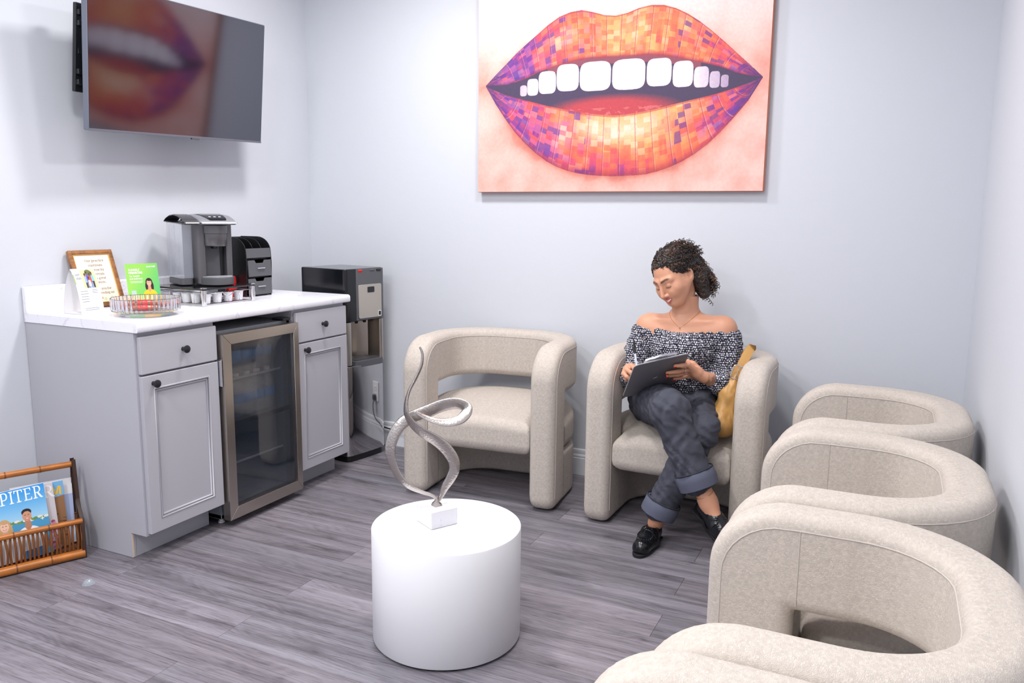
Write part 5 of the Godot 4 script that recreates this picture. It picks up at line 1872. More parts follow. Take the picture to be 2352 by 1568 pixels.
# ---------------------------------------------------------------- the seated person
const HEAD_AT := Vector3(2.247, 1.060, 0.395)
var head_xf := Transform3D()
var neck_in_head := Vector3.ZERO
var limbs := []  # [a, b, ra, rb] of the bare body
var cloth_noise: FastNoiseLite
var curl_noise: FastNoiseLite


func lin(r: int, g: int, b: int) -> Color:
	return Color8(r, g, b).srgb_to_linear()


func fold(p: Vector3, f: float, amp: float) -> float:
	return cloth_noise.get_noise_3d(p.x * f, p.y * f, p.z * f) * amp


# --- head, in its own frame: face +z, up +y, origin between the ears
func head_field(p: Vector3) -> float:
	var q := Vector3(absf(p.x), p.y, p.z)
	var d := ell(p, Vector3(0, 0.030, -0.018), Vector3(0.0745, 0.088, 0.094))
	d = smin(d, ell(p, Vector3(0, -0.022, 0.030), Vector3(0.066, 0.070, 0.056)), 0.03)
	d = smin(d, cone(p, Vector3(0, -0.058, 0.050), Vector3(0, -0.082, 0.058), 0.036, 0.0245), 0.028)  # chin
	d = smin(d, cone(q, Vector3(0.057, -0.028, 0.0), Vector3(0.022, -0.078, 0.048), 0.018, 0.020), 0.026)  # jaw
	d = smin(d, cone(q, Vector3(0.042, -0.024, 0.053), Vector3(0.032, -0.032, 0.062), 0.0245, 0.0235), 0.018)  # cheek
	d = smin(d, cone(q, Vector3(0.012, 0.024, 0.080), Vector3(0.044, 0.022, 0.064), 0.010, 0.010), 0.014)  # brow
	d = smax(d, -(q.distance_to(Vector3(0.031, 0.003, 0.101)) - 0.0165), 0.012)  # socket
	d = smin(d, q.distance_to(Vector3(0.0305, 0.0, 0.0715)) - 0.0135, 0.004)  # lowered lid over the eye
	d = smin(d, cone(p, Vector3(0, 0.014, 0.084), Vector3(0, -0.032, 0.106), 0.0072, 0.0088), 0.010)  # nose
	d = smin(d, q.distance_to(Vector3(0.0105, -0.0365, 0.0935)) - 0.0072, 0.006)
	d = smax(d, -cone(q, Vector3(0.0055, -0.044, 0.098), Vector3(0.0065, -0.0405, 0.096), 0.0022, 0.0022), 0.003)
	# lips, a little parted in a smile
	d = smin(d, cone(q, Vector3(0, -0.0545, 0.0905), Vector3(0.0265, -0.0510, 0.0760), 0.0052, 0.0022), 0.005)
	d = smin(d, cone(q, Vector3(0, -0.0675, 0.0875), Vector3(0.0245, -0.0540, 0.0760), 0.0064, 0.0022), 0.005)
	d = smax(d, -cone(q, Vector3(0, -0.0612, 0.0955), Vector3(0.0205, -0.0535, 0.0830), 0.0030, 0.0010), 0.002)
	# ears
	var e := (q - Vector3(0.0765, -0.004, -0.012)).rotated(Vector3(0, 1, 0), 0.35).rotated(Vector3(1, 0, 0), 0.18)
	var ear := ell(e, Vector3.ZERO, Vector3(0.0075, 0.031, 0.0185))
	ear = smax(ear, -ell(e, Vector3(0.007, 0.004, 0.002), Vector3(0.006, 0.020, 0.010)), 0.004)
	d = smin(d, ear, 0.006)
	return smin(d, cone(p, Vector3(0, -0.035, -0.030), neck_in_head, 0.050, 0.052), 0.02)


func head_color(p: Vector3) -> Color:
	var q := Vector3(absf(p.x), p.y, p.z)
	var c := lin(203, 148, 120)
	var lip := minf(cone(q, Vector3(0, -0.0540, 0.094), Vector3(0.0255, -0.0515, 0.0775), 0.0052, 0.003), cone(q, Vector3(0, -0.0685, 0.092), Vector3(0.0235, -0.0545, 0.0775), 0.0058, 0.003))
	if lip < 0.0012:
		c = c.lerp(lin(190, 78, 76), clampf(0.85 - lip * 300.0, 0.0, 0.9))
	if cone(q, Vector3(0, -0.0612, 0.0925), Vector3(0.0195, -0.0535, 0.0815), 0.0038, 0.0016) < 0.0:
		c = lin(236, 228, 222) if p.y > -0.0645 and q.x < 0.016 else lin(96, 34, 34)
	var brow := minf(cone(q, Vector3(0.0140, 0.0245, 0.094), Vector3(0.0330, 0.0300, 0.082), 0.0036, 0.0030), cone(q, Vector3(0.0330, 0.0300, 0.082), Vector3(0.0490, 0.0240, 0.066), 0.0030, 0.0016))
	if brow < 0.004:
		c = c.lerp(lin(58, 38, 30), clampf(0.9 - brow * 220.0, 0, 0.9))
	var e := q - Vector3(0.0305, 0.0, 0.0715)  # lashes along the edge of the lowered lid
	if e.length() < 0.0185 and e.z > -0.004 and absf(e.x) < 0.0135:
		var t := absf(e.y + 0.0068 - 12.0 * e.x * e.x)
		c = c.lerp(lin(34, 22, 20), clampf(1.15 - t / 0.0022, 0.0, 0.92))
	var nos := cone(q, Vector3(0.0055, -0.0445, 0.099), Vector3(0.0065, -0.0415, 0.096), 0.0024, 0.0024)
	if nos < 0.001:
		c = c.lerp(lin(110, 60, 48), 0.7)
	return c


func hair_edge(p: Vector3) -> float:  # how far in front of the hairline a point lies
	var x := absf(p.x)
	var edge_over_brow := 0.058 + clampf((p.y - 0.076) * 1.15, -0.045, 0.08) + 0.006 * sin(p.x * 95.0 + 1.0)
	var edge_at_temple := 0.034 + clampf((p.y - 0.030) * 0.85, -0.045, 0.08)
	var front := lerpf(edge_over_brow, edge_at_temple, smoothstep(0.034, 0.058, x))  # where the hairline runs, in metres
	if p.y < -0.02:
		front -= minf((-0.02 - p.y) * 2.0, 0.06)
	return p.z - front


func hair_field(p: Vector3) -> float:
	var bump := curl_noise.get_noise_3d(p.x * 900.0, p.y * 900.0, p.z * 900.0) * 0.0045
	var d := ell(p, Vector3(0, 0.034, -0.024), Vector3(0.0815, 0.0925, 0.099))
	d = smin(d, ell(p, Vector3(0.0, 0.062, -0.075), Vector3(0.062, 0.056, 0.052)), 0.03)
	d = smax(d, hair_edge(p) + 0.004 * sin(p.x * 190.0), 0.006)
	var ear := (Vector3(absf(p.x), p.y, p.z) - Vector3(0.080, -0.006, -0.006))
	d = smax(d, -(ear.length() - 0.030), 0.006)
	# gathered at the back, falling in a loose tail to the left shoulder
	d = smin(d, cone(p, Vector3(0.018, 0.015, -0.105), Vector3(0.050, -0.055, -0.084), 0.044, 0.042), 0.03)
	d = smin(d, cone(p, Vector3(0.050, -0.055, -0.084), Vector3(0.052, -0.118, -0.064), 0.042, 0.027), 0.02)
	d = smin(d, cone(p, Vector3(-0.010, -0.030, -0.100), Vector3(-0.055, -0.105, -0.060), 0.030, 0.016), 0.02)
	return d + bump


func body_field(p: Vector3) -> float:
	var d := 1e3
	for l in limbs:
		d = smin(d, cone(p, l[0], l[1], l[2], l[3]), 0.035)
	# collar bones and the flat of the chest
	d = smin(d, ell(p, Vector3(2.288, 0.800, 0.335), Vector3(0.155, 0.075, 0.085)), 0.05)
	d = smin(d, cone(p, Vector3(2.268, 0.872, 0.392), Vector3(2.165, 0.878, 0.372), 0.008, 0.008), 0.02)
	d = smin(d, cone(p, Vector3(2.308, 0.872, 0.392), Vector3(2.410, 0.884, 0.368), 0.008, 0.008), 0.02)
	return d


func skin_color(p: Vector3) -> Color:
	var c := lin(203, 148, 120)
	# inked bands and a flower on the left forearm
	if p.x > 2.39 and p.y < 0.72 and p.z > 0.33:
		var t := (p - Vector3(2.415, 0.668, 0.50)).dot(Vector3(0.36, -0.34, -0.87))
		var ink := 0.0
		if t > 0.0 and t < 0.11:
			var n := curl_noise.get_noise_3d(p.x * 260.0, p.y * 260.0, p.z * 260.0)
			ink = 0.55 if n > 0.14 else 0.0
			if p.distance_to(Vector3(2.452, 0.650, 0.455)) < 0.017:
				ink = 0.72
		c = c.lerp(lin(60, 54, 58), ink)
	return c


func hand_field(p: Vector3, bones: Array) -> float:
	var d := 1e3
	for b in bones:
		d = smin(d, cone(p, b[0], b[1], b[2], b[3]), b[4])
	return d


func near_box(bones: Array, pad: float) -> Array:
	var lo: Vector3 = bones[0][0]
	var hi: Vector3 = bones[0][0]
	for b in bones:
		for k in 2:
			var r := Vector3.ONE * maxf(b[2], b[3])
			lo = lo.min(b[k] - r)
			hi = hi.max(b[k] + r)
	return [lo - Vector3.ONE * pad, hi + Vector3.ONE * pad]


func shift(m: MB, by: Vector3) -> MB:
	for i in m.v.size():
		m.v[i] -= by
	return m


func blouse_field(p: Vector3) -> float:
	var sh_r := Vector3(2.122, 0.838, 0.335)
	var sh_l := Vector3(2.458, 0.846, 0.328)
	var el_r := Vector3(2.062, 0.615, 0.375)
	var el_l := Vector3(2.492, 0.618, 0.352)
	var f := fold(p, 26.0, 0.010)
	var torso := ell(p, Vector3(2.288, 0.765, 0.330), Vector3(0.150, 0.125, 0.112))
	torso = smin(torso, ell(p, Vector3(2.275, 0.640, 0.315), Vector3(0.168, 0.105, 0.118)), 0.06)
	torso = smin(torso, cone(p, Vector3(2.232, 0.765, 0.405), Vector3(2.345, 0.768, 0.402), 0.052, 0.052), 0.05)
	torso = smin(torso, cone(p, Vector3(2.150, 0.800, 0.332), Vector3(2.430, 0.804, 0.328), 0.074, 0.074), 0.03)
	var ar := smin(cone(p, sh_r, el_r, 0.060, 0.060), cone(p, el_r, Vector3(2.085, 0.640, 0.455), 0.062, 0.046), 0.03)
	var al := smin(cone(p, sh_l, el_l, 0.060, 0.062), cone(p, el_l, Vector3(2.462, 0.640, 0.432), 0.064, 0.050), 0.03)
	var d := smin(torso, minf(ar, al), 0.006)
	# gathers running down from the elastic neckline
	var ang := atan2(p.z - 0.30, p.x - 2.288)
	d += f + 0.0035 * sin(ang * 34.0) * smoothstep(0.66, 0.83, p.y)
	var neck := 0.846 - 0.012 * exp(-pow((p.x - 2.288) / 0.09, 2.0)) + 0.0025 * sin(ang * 40.0)
	d = smax(d, p.y - neck, 0.006)
	d = smax(d, 0.548 + 0.006 * sin(p.x * 60.0) - p.y, 0.012)
	return d


func neck_band_path() -> Array:
	var out := []
	for k in 72:
		var a := TAU * k / 72
		# walk outwards until the blouse ends
		var dir := Vector3(cos(a), 0, sin(a))
		var c := Vector3(2.288, 0.838, 0.330)
		var r := 0.05
		while r < 0.30 and blouse_field(c + dir * r) < 0.0:
			r += 0.003
		out.append(c + dir * r)
	return out


func jeans_field(p: Vector3) -> float:
	var hip_r := Vector3(2.150, 0.508, 0.320)
	var hip_l := Vector3(2.365, 0.512, 0.300)
	var kn_r := Vector3(2.325, 0.570, 0.700)
	var kn_l := Vector3(2.432, 0.472, 0.610)
	var an_r := Vector3(2.444, 0.305, 0.710)
	var an_l := Vector3(2.296, 0.140, 0.660)
	var d := smin(ell(p, Vector3(2.260, 0.525, 0.280), Vector3(0.198, 0.122, 0.130)), cone(p, Vector3(2.22, 0.58, 0.26), Vector3(2.32, 0.58, 0.26), 0.10, 0.10), 0.04)
	var right := smin(cone(p, hip_r, kn_r, 0.104, 0.071), cone(p, kn_r, an_r, 0.069, 0.066), 0.04)
	var left := smin(cone(p, hip_l, kn_l, 0.090, 0.068), cone(p, kn_l, an_l, 0.068, 0.060), 0.04)
	# creases fan out from the bent knees and the crossing of the thighs
	var cr := 0.0035 * sin(p.y * 85.0 + p.x * 60.0 + 2.0 * fold(p, 14.0, 1.0)) * exp(-pow(p.distance_to(Vector3(2.40, 0.50, 0.56)) / 0.15, 2.0)) * 1.5
	cr += 0.0045 * sin(p.y * 95.0 - p.x * 40.0 + 2.5 * fold(p, 11.0, 1.0)) * exp(-pow(p.distance_to(Vector3(2.20, 0.50, 0.42)) / 0.13, 2.0))
	cr += 0.0028 * sin((p.x + p.z * 0.6 - p.y * 0.3) * 95.0 + 4.0 * fold(p, 9.0, 1.0)) + 0.0022 * sin((p.y * 1.2 + p.x) * 120.0 + 5.0 * fold(p, 7.0, 1.0))
	right = smin(right, d, 0.05)
	left = smin(left, d, 0.05)
	return smin(right, left, 0.006) + cr + fold(p, 13.0, 0.004)


func cuff_mesh(at: Vector3, dir: Vector3, r: float, h: float) -> ArrayMesh:
	# turned-up hem: a sleeve with an inner wall and a stitched top edge
	var m := MB.new()
	var y := dir.normalized()
	var x := y.cross(Vector3(0.2, 0.1, 1)).normalized()
	var b := Basis(x, y, x.cross(y))
	m.lathe([Vector2(r - 0.012, -h), Vector2(r + 0.004, -h), Vector2(r + 0.007, -h * 0.5), Vector2(r + 0.005, -0.004), Vector2(r + 0.001, 0.0), Vector2(r - 0.008, 0.0)], 32, Transform3D(b, at))
	m.lathe([Vector2(r - 0.010, 0.0), Vector2(r - 0.012, -h)], 32, Transform3D(b, at))
	for i in m.v.size():
		m.v[i] += m.n[i] * fold(m.v[i], 30.0, 0.005)
	return m.mesh()


func shoe_field(q: Vector3) -> float:
	# own frame: heel at z = 0, toe towards +z, sole at y = 0; 245 mm long
	var d := cone(q, Vector3(0, 0.030, 0.040), Vector3(0.004, 0.030, 0.120), 0.031, 0.037)
	d = smin(d, cone(q, Vector3(0.004, 0.028, 0.120), Vector3(0.004, 0.024, 0.198), 0.040, 0.036), 0.02)
	d = smin(d, cone(q, Vector3(0, 0.050, 0.034), Vector3(0, 0.054, 0.095), 0.027, 0.030), 0.02)
	d = smin(d, cone(q, Vector3(0.002, 0.058, 0.105), Vector3(0.003, 0.048, 0.150), 0.024, 0.024), 0.02)
	d = smax(d, 0.010 - q.y, 0.006)
	# the opening for the foot
	d = smax(d, -cone(q, Vector3(0, 0.086, 0.030), Vector3(0, 0.092, 0.088), 0.028, 0.028), 0.008)
	# raised apron seam round the toe
	var ap := absf(Vector2(q.x - 0.004, (q.z - 0.155) * 0.75).length() - 0.030)
	if q.y > 0.03 and q.z > 0.12:
		d -= 0.0022 * exp(-pow(ap / 0.004, 2.0)) * (1.0 + 0.8 * sin(atan2(q.x, q.z - 0.15) * 26.0))
	return d


func shoe_at(person: Node3D, xf: Transform3D, base: Vector3, label: String) -> void:
	var s := node("loafer", person, Transform3D(xf.basis, xf.origin - base))
	s.set_meta("label", label)
	obj("upper", MB.new().sdf(shoe_field, Vector3(-0.06, 0.0, -0.01), Vector3(0.07, 0.10, 0.25), 0.0036).mesh(), M.leather_black, s)
	var sole := PackedVector2Array()
	for k in 40:
		var a := TAU * k / 40
		var z := 0.122 + 0.124 * sin(a)
		var w := 0.034 + 0.008 * smoothstep(0.06, 0.17, z) - 0.002
		sole.append(Vector2(0.003 + w * cos(a) * pow(absf(cos(a)), -0.25) if absf(cos(a)) > 0.02 else 0.003, -z))
	sole.reverse()
	obj("sole", MB.new().extrude(sole, 0.012, Transform3D(Basis(Vector3(1, 0, 0), Vector3(0, 0, -1), Vector3(0, 1, 0)), Vector3(0, 0.0, 0)), 0.002).mesh(), M.sole_black, s)
	obj("heel", bx(Vector3(0.001, 0.004, 0.036), Vector3(0.058, 0.010, 0.062), 0.004), M.sole_black, s)
	var strap := []
	for k in 13:
		var a := lerpf(-1.25, 1.25, k / 12.0)
		strap.append(Vector3(0.003 + 0.0415 * sin(a), 0.032 + 0.046 * cos(a), 0.128))
	var ax := []
	for k in 13:
		var a := lerpf(-1.25, 1.25, k / 12.0)
		ax.append([Vector3(0, 0, -1), Vector3(sin(a), cos(a), 0)])
	obj("saddle_strap", MB.new().sweep(strap, ax, PackedVector2Array([Vector2(-1, -1), Vector2(1, -1), Vector2(1, 1), Vector2(-1, 1)]), [Vector2(0.010, 0.0016)]).mesh(), M.leather_black, s)


func build_person() -> void:
	cloth_noise = noise(1.0, 71, 2)
	curl_noise = noise(0.09, 72, 2)
	M.skin = mat(Color.WHITE, 0.5)
	M.skin.vertex_color_use_as_albedo = true
	M.skin.subsurf_scatter_enabled = true
	M.skin.subsurf_scatter_strength = 0.08
	M.blouse = triplanar(mat(Color8(232, 232, 240), 0.8), 4.9)
	M.blouse.albedo_texture = tex(dots_image(512))
	M.denim = triplanar(mat(Color8(74, 76, 88), 0.85), 9.0)
	var dn := NoiseTexture2D.new()
	dn.width = 256
	dn.height = 256
	dn.seamless = true
	dn.noise = noise(0.12, 81, 4)
	var ramp := Gradient.new()
	ramp.set_color(0, Color(0.80, 0.81, 0.83))
	ramp.set_color(1, Color(1.0, 1.0, 1.0))
	dn.color_ramp = ramp
	M.denim.albedo_texture = dn
	M.denim_light = mat(Color8(86, 90, 108), 0.85)
	M.denim_dark = mat(Color8(42, 44, 54), 0.85)
	M.hair = mat(Color8(40, 30, 27), 0.42)
	M.hair_light = mat(Color8(104, 74, 54), 0.45)
	M.nail = mat(Color8(210, 30, 28), 0.2)
	M.leather_black = mat(Color8(15, 17, 22), 0.22)
	M.sole_black = mat(Color8(16, 17, 20), 0.6)
	M.gold = mat(Color8(214, 168, 108), 0.25, 1.0)
	head_xf = Transform3D(rot_y(deg_to_rad(-24)) * rot_x(deg_to_rad(27)) * rot_z(deg_to_rad(15)), HEAD_AT)
	var base := Vector3(2.29, 0.0, 0.45)
	var pr := thing("person", "person in a dotted off-shoulder blouse and dark jeans sitting and writing on a clipboard", "person", base)

	var neck_low := Vector3(2.286, 0.872, 0.338)
	neck_in_head = head_xf.affine_inverse() * Vector3(2.287, 0.900, 0.346)
	var neck_top := head_xf * Vector3(0.004, -0.070, -0.036)
	var el_l := Vector3(2.488, 0.622, 0.360)
	var wr_l := Vector3(2.414, 0.668, 0.500)
	var el_r := Vector3(2.066, 0.618, 0.382)
	var wr_r := Vector3(2.108, 0.662, 0.545)
	limbs = [
		[neck_low, neck_top, 0.056, 0.050], [Vector3(2.286, 0.845, 0.325), neck_low, 0.075, 0.056],
		[Vector3(2.240, 0.842, 0.325), Vector3(2.132, 0.838, 0.335), 0.060, 0.054], [Vector3(2.332, 0.846, 0.325), Vector3(2.448, 0.846, 0.330), 0.060, 0.054],
		[Vector3(2.286, 0.74, 0.325), Vector3(2.27, 0.58, 0.285), 0.105, 0.105],
		[Vector3(2.132, 0.838, 0.335), el_r, 0.048, 0.038], [el_r, wr_r, 0.036, 0.026],
		[Vector3(2.448, 0.846, 0.330), el_l, 0.048, 0.040], [el_l, wr_l, 0.038, 0.0255],
		[Vector3(2.165, 0.530, 0.300), Vector3(2.325, 0.566, 0.690), 0.075, 0.050], [Vector3(2.325, 0.566, 0.690), Vector3(2.498, 0.222, 0.716), 0.050, 0.031], [Vector3(2.498, 0.222, 0.716), Vector3(2.535, 0.172, 0.742), 0.031, 0.026],
		[Vector3(2.360, 0.525, 0.300), Vector3(2.430, 0.474, 0.606), 0.070, 0.050], [Vector3(2.430, 0.474, 0.606), Vector3(2.278, 0.078, 0.662), 0.050, 0.032],
	]
	var body := MB.new()
	body.sdf(body_field, Vector3(1.99, 0.03, 0.16), Vector3(2.57, 0.99, 0.78), 0.012, skin_color)
	# head on a finer grid, then turned and set on the neck
	var hm := MB.new().sdf(head_field, Vector3(-0.10, -0.20, -0.13), Vector3(0.13, 0.13, 0.13), 0.0026, head_color)
	append(body, hm, head_xf)
	# left hand: flat behind the clipboard, fingers reaching along its back
	var iK := Vector3(2.362, 0.727, 0.568)
	var mK := Vector3(2.362, 0.706, 0.545)
	var rK := Vector3(2.358, 0.688, 0.522)
	var pK := Vector3(2.352, 0.670, 0.500)
	var off := Vector3(0.475, -0.786, 0.396) * 0.004
	var lh := [
		[wr_l, wr_l.lerp(mK, 0.45), 0.0250, 0.0220, 0.012], [wr_l.lerp(iK, 0.4), iK, 0.0150, 0.0118, 0.012], [wr_l.lerp(mK, 0.4), mK, 0.0150, 0.0120, 0.012], [wr_l.lerp(rK, 0.4), rK, 0.0150, 0.0114, 0.012], [wr_l.lerp(pK, 0.4), pK, 0.0145, 0.0105, 0.012],
		[iK, Vector3(2.342, 0.731, 0.600) + off, 0.0100, 0.0090, 0.005], [Vector3(2.342, 0.731, 0.600) + off, Vector3(2.322, 0.731, 0.623) + off, 0.0088, 0.0072, 0.004],
		[mK, Vector3(2.322, 0.700, 0.574) + off, 0.0102, 0.0092, 0.005], [Vector3(2.322, 0.700, 0.574) + off, Vector3(2.285, 0.695, 0.598) + off, 0.0090, 0.0072, 0.004],
		[rK, Vector3(2.316, 0.682, 0.548) + off, 0.0098, 0.0088, 0.005], [Vector3(2.316, 0.682, 0.548) + off, Vector3(2.280, 0.677, 0.570) + off, 0.0086, 0.0070, 0.004],
		[pK, Vector3(2.322, 0.664, 0.516) + off, 0.0090, 0.0080, 0.005], [Vector3(2.322, 0.664, 0.516) + off, Vector3(2.298, 0.660, 0.532) + off, 0.0078, 0.0064, 0.004],
		[wr_l.lerp(iK, 0.25) + Vector3(-0.006, 0.012, -0.010), Vector3(2.368, 0.722, 0.508), 0.0150, 0.0115, 0.010], [Vector3(2.368, 0.722, 0.508), Vector3(2.325, 0.738, 0.520), 0.0112, 0.0085, 0.006],
	]
	# right hand: closed round the pen at the near edge of the board
	var rk := Vector3(2.142, 0.708, 0.612)
	var rh := [
		[wr_r, Vector3(2.128, 0.690, 0.588), 0.0250, 0.0245, 0.012], [Vector3(2.120, 0.690, 0.585), rk, 0.0200, 0.0130, 0.012], [Vector3(2.116, 0.682, 0.590), Vector3(2.128, 0.694, 0.630), 0.0180, 0.0120, 0.010], [Vector3(2.112, 0.672, 0.592), Vector3(2.116, 0.678, 0.634), 0.0170, 0.0115, 0.010],
		[rk, Vector3(2.162, 0.706, 0.640), 0.0100, 0.0088, 0.005], [Vector3(2.162, 0.706, 0.640), Vector3(2.172, 0.690, 0.634), 0.0086, 0.0072, 0.004],
		[Vector3(2.128, 0.694, 0.630), Vector3(2.150, 0.690, 0.652), 0.0100, 0.0088, 0.005], [Vector3(2.150, 0.690, 0.652), Vector3(2.162, 0.676, 0.640), 0.0086, 0.0072, 0.004],
		[Vector3(2.116, 0.678, 0.634), Vector3(2.134, 0.670, 0.650), 0.0096, 0.0084, 0.005], [Vector3(2.134, 0.670, 0.650), Vector3(2.146, 0.660, 0.636), 0.0082, 0.0070, 0.004],
		[Vector3(2.112, 0.664, 0.600), Vector3(2.124, 0.656, 0.632), 0.0100, 0.0078, 0.006], [Vector3(2.134, 0.700, 0.590), Vector3(2.158, 0.706, 0.606), 0.0120, 0.0095, 0.008], [Vector3(2.158, 0.706, 0.606), Vector3(2.174, 0.698, 0.622), 0.0095, 0.0078, 0.005],
	]
	for bones in [lh, rh]:
		var box := near_box(bones, 0.008)
		body.sdf(func(p: Vector3) -> float: return hand_field(p, bones), box[0], box[1], 0.0028, skin_color)
	obj("body", shift(body, base).mesh(), M.skin, pr)
	# nails on the visible fingers
	var back := Vector3(0.475, -0.786, 0.396)
	for q in [[Vector3(2.320, 0.731, 0.625), Vector3(-0.66, 0.0, 0.75)], [Vector3(2.283, 0.695, 0.600), Vector3(-0.83, -0.12, 0.55)], [Vector3(2.278, 0.677, 0.572), Vector3(-0.83, -0.12, 0.52)], [Vector3(2.296, 0.660, 0.534), Vector3(-0.8, -0.12, 0.55)]]:
		var z: Vector3 = (q[1] - back * back.dot(q[1])).normalized()
		var bsn := Basis(back.cross(z), back, z)
		obj("fingernail", MB.new().lathe([Vector2(0.0, -0.0008), Vector2(0.0046, -0.0004), Vector2(0.0048, 0.0006), Vector2(0.003, 0.0016), Vector2(0, 0.0019)], 14, Transform3D(bsn * Basis.from_scale(Vector3(1, 1, 1.75)), q[0] + off + back * 0.0062 - base)).mesh(), M.nail, pr)
	obj("ring", MB.new().tube(circle(Vector3(2.344, 0.703, 0.558) + off - base, Vector3(-0.8, -0.1, 0.55), 0.0108, 16), 0.0013, 8, true).mesh(), M.chrome, pr)
	obj("ring_stone", MB.new().lathe([Vector2(0, -0.002), Vector2(0.0032, 0.0), Vector2(0.002, 0.002), Vector2(0, 0.0022)], 10, Transform3D(Basis(Quaternion(Vector3.UP, (back + Vector3(0, 0.5, 0.3)).normalized())), Vector3(2.344, 0.703, 0.558) + off + back * 0.0115 - base)).mesh(), M.chrome, pr)
	# clothes
	var bl := MB.new().sdf(blouse_field, Vector3(1.98, 0.53, 0.17), Vector3(2.58, 0.88, 0.54), 0.0075)
	obj("blouse", shift(bl, base).mesh(), M.blouse, pr)
	var nb := []
	var k2 := 0
	for q in neck_band_path():
		nb.append(q + Vector3(0, 0.004 * sin(k2 * 2.4), 0) - base)
		k2 += 1
	obj("ruffled_neckline", tb(nb, 0.0055, 8, true), M.blouse, pr)
	var jn := MB.new().sdf(jeans_field, Vector3(2.02, 0.10, 0.13), Vector3(2.56, 0.70, 0.79), 0.0095)
	var jo := obj("jeans", shift(jn, base).mesh(), M.denim, pr)
	obj("cuff", cuff_mesh(Vector3(2.433, 0.336, 0.707) - base, Vector3(-0.38, 0.87, -0.03), 0.073, 0.064), M.denim_light, jo)
	obj("cuff", cuff_mesh(Vector3(2.308, 0.176, 0.656) - base, Vector3(0.34, 0.90, -0.13), 0.068, 0.062), M.denim_light, jo)
	obj("cuff_stitching", tb(circle(Vector3(2.433, 0.337, 0.707) - base, Vector3(-0.38, 0.87, -0.03), 0.0760, 40), 0.0032, 6, true), M.denim_dark, jo)
	obj("cuff_stitching", tb(circle(Vector3(2.308, 0.177, 0.656) - base, Vector3(0.34, 0.90, -0.13), 0.0710, 40), 0.0032, 6, true), M.denim_dark, jo)
	# hair: a rough cap and tail, then loose spiral curls over it
	var hr := MB.new()
	append(hr, MB.new().sdf(hair_field, Vector3(-0.13, -0.17, -0.19), Vector3(0.14, 0.16, 0.13), 0.0042, null, 1.6), head_xf)
	var ho := obj("hair", shift(hr, base).mesh(), M.hair, pr)
	var rng := RandomNumberGenerator.new()
	rng.seed = 99
	var curls := [MB.new(), MB.new()]
	for i in 900:
		var p := Vector3(rng.randf_range(-0.12, 0.13), rng.randf_range(-0.15, 0.15), rng.randf_range(-0.18, 0.11))
		for s in 7:  # drop the point onto the hair
			var e := 0.003
			var d := hair_field(p)
			var g := Vector3(hair_field(p + Vector3(e, 0, 0)) - d, hair_field(p + Vector3(0, e, 0)) - d, hair_field(p + Vector3(0, 0, e)) - d).normalized()
			p -= g * d * 0.9
		if absf(hair_field(p)) > 0.006 or (hair_edge(p) > -0.006 and p.y < 0.03):
			continue
		var tail := p.z < -0.06 and p.y < 0.03
		var fall := Vector3(rng.randf_range(-0.3, 0.3), -1.0, rng.randf_range(-0.5, 0.1)).normalized() if tail else Vector3(rng.randf_range(-0.3, 0.3) + signf(p.x) * 0.3, rng.randf_range(-0.5, 0.2), -1.0).normalized()
		var ln := rng.randf_range(0.030, 0.060) if tail else rng.randf_range(0.022, 0.040)
		var rad := rng.randf_range(0.004, 0.007) if tail else rng.randf_range(0.0026, 0.0046)
		var turns := ln / rng.randf_range(0.010, 0.014)
		var ph := rng.randf() * TAU
		var x := fall.cross(Vector3(0.3, 0.2, 0.9)).normalized()
		var y := fall.cross(x)
		var path := []
		var n := int(turns * 9.0) + 4
		for k in n:
			var t := float(k) / (n - 1)
			var c := p + fall * ln * t
			var d := hair_field(c)
			if d < 0.0:  # ride on the surface
				var e := 0.004
				var g := Vector3(hair_field(c + Vector3(e, 0, 0)) - d, hair_field(c + Vector3(0, e, 0)) - d, hair_field(c + Vector3(0, 0, e)) - d).normalized()
				c -= g * d
			path.append(head_xf * (c + (x * cos(ph + t * turns * TAU) + y * sin(ph + t * turns * TAU)) * rad) - base)
		curls[1 if rng.randf() < (0.35 if tail else 0.14) else 0].tube(path, rng.randf_range(0.0009, 0.0015), 5, false, false)
	obj("curls", curls[0].mesh(), M.hair, ho).set_meta("kind", "stuff")
	obj("lighter_curls", curls[1].mesh(), M.hair_light, ho).set_meta("kind", "stuff")
	# jewellery
	var chain := []
	for q in [Vector3(2.232, 0.915, 0.332), Vector3(2.236, 0.897, 0.372), Vector3(2.256, 0.874, 0.404), Vector3(2.284, 0.858, 0.420), Vector3(2.312, 0.876, 0.404), Vector3(2.334, 0.900, 0.372), Vector3(2.340, 0.918, 0.332)]:
		chain.append(q)
	var fit := []
	for q in curve(chain, 5):
		var p: Vector3 = q
		for s in 6:
			var d := minf(body_field(p), head_field(head_xf.affine_inverse() * p))
			var out := (p - Vector3(2.286, p.y - 0.03, 0.335)).normalized()
			p -= out * (d - 0.0012)
		fit.append(p - base)
	obj("necklace", tb(fit, 0.0007, 6), M.gold, pr)
	var low: Vector3 = fit[fit.size() / 2]
	obj("pendant", lt([Vector2(0, -0.0035), Vector2(0.0036, -0.001), Vector2(0.0036, 0.001), Vector2(0, 0.0035)], 14, Transform3D(Basis.IDENTITY, low + Vector3(0, -0.004, 0.003))), M.chrome, pr)
	for q in [Vector3(0.0850, -0.030, -0.004), Vector3(0.0865, -0.022, -0.014), Vector3(0.0868, -0.004, -0.022)]:
		obj("earring", lt([Vector2(0, -0.0018), Vector2(0.0018, 0), Vector2(0, 0.0018)], 10, Transform3D(Basis.IDENTITY, head_xf * q - base)), M.chrome, pr)
	obj("anklet", tb(circle(Vector3(2.482, 0.254, 0.715) - base, Vector3(-0.45, 0.85, 0.2), 0.0365, 28), 0.0008, 6, true), M.gold, pr)
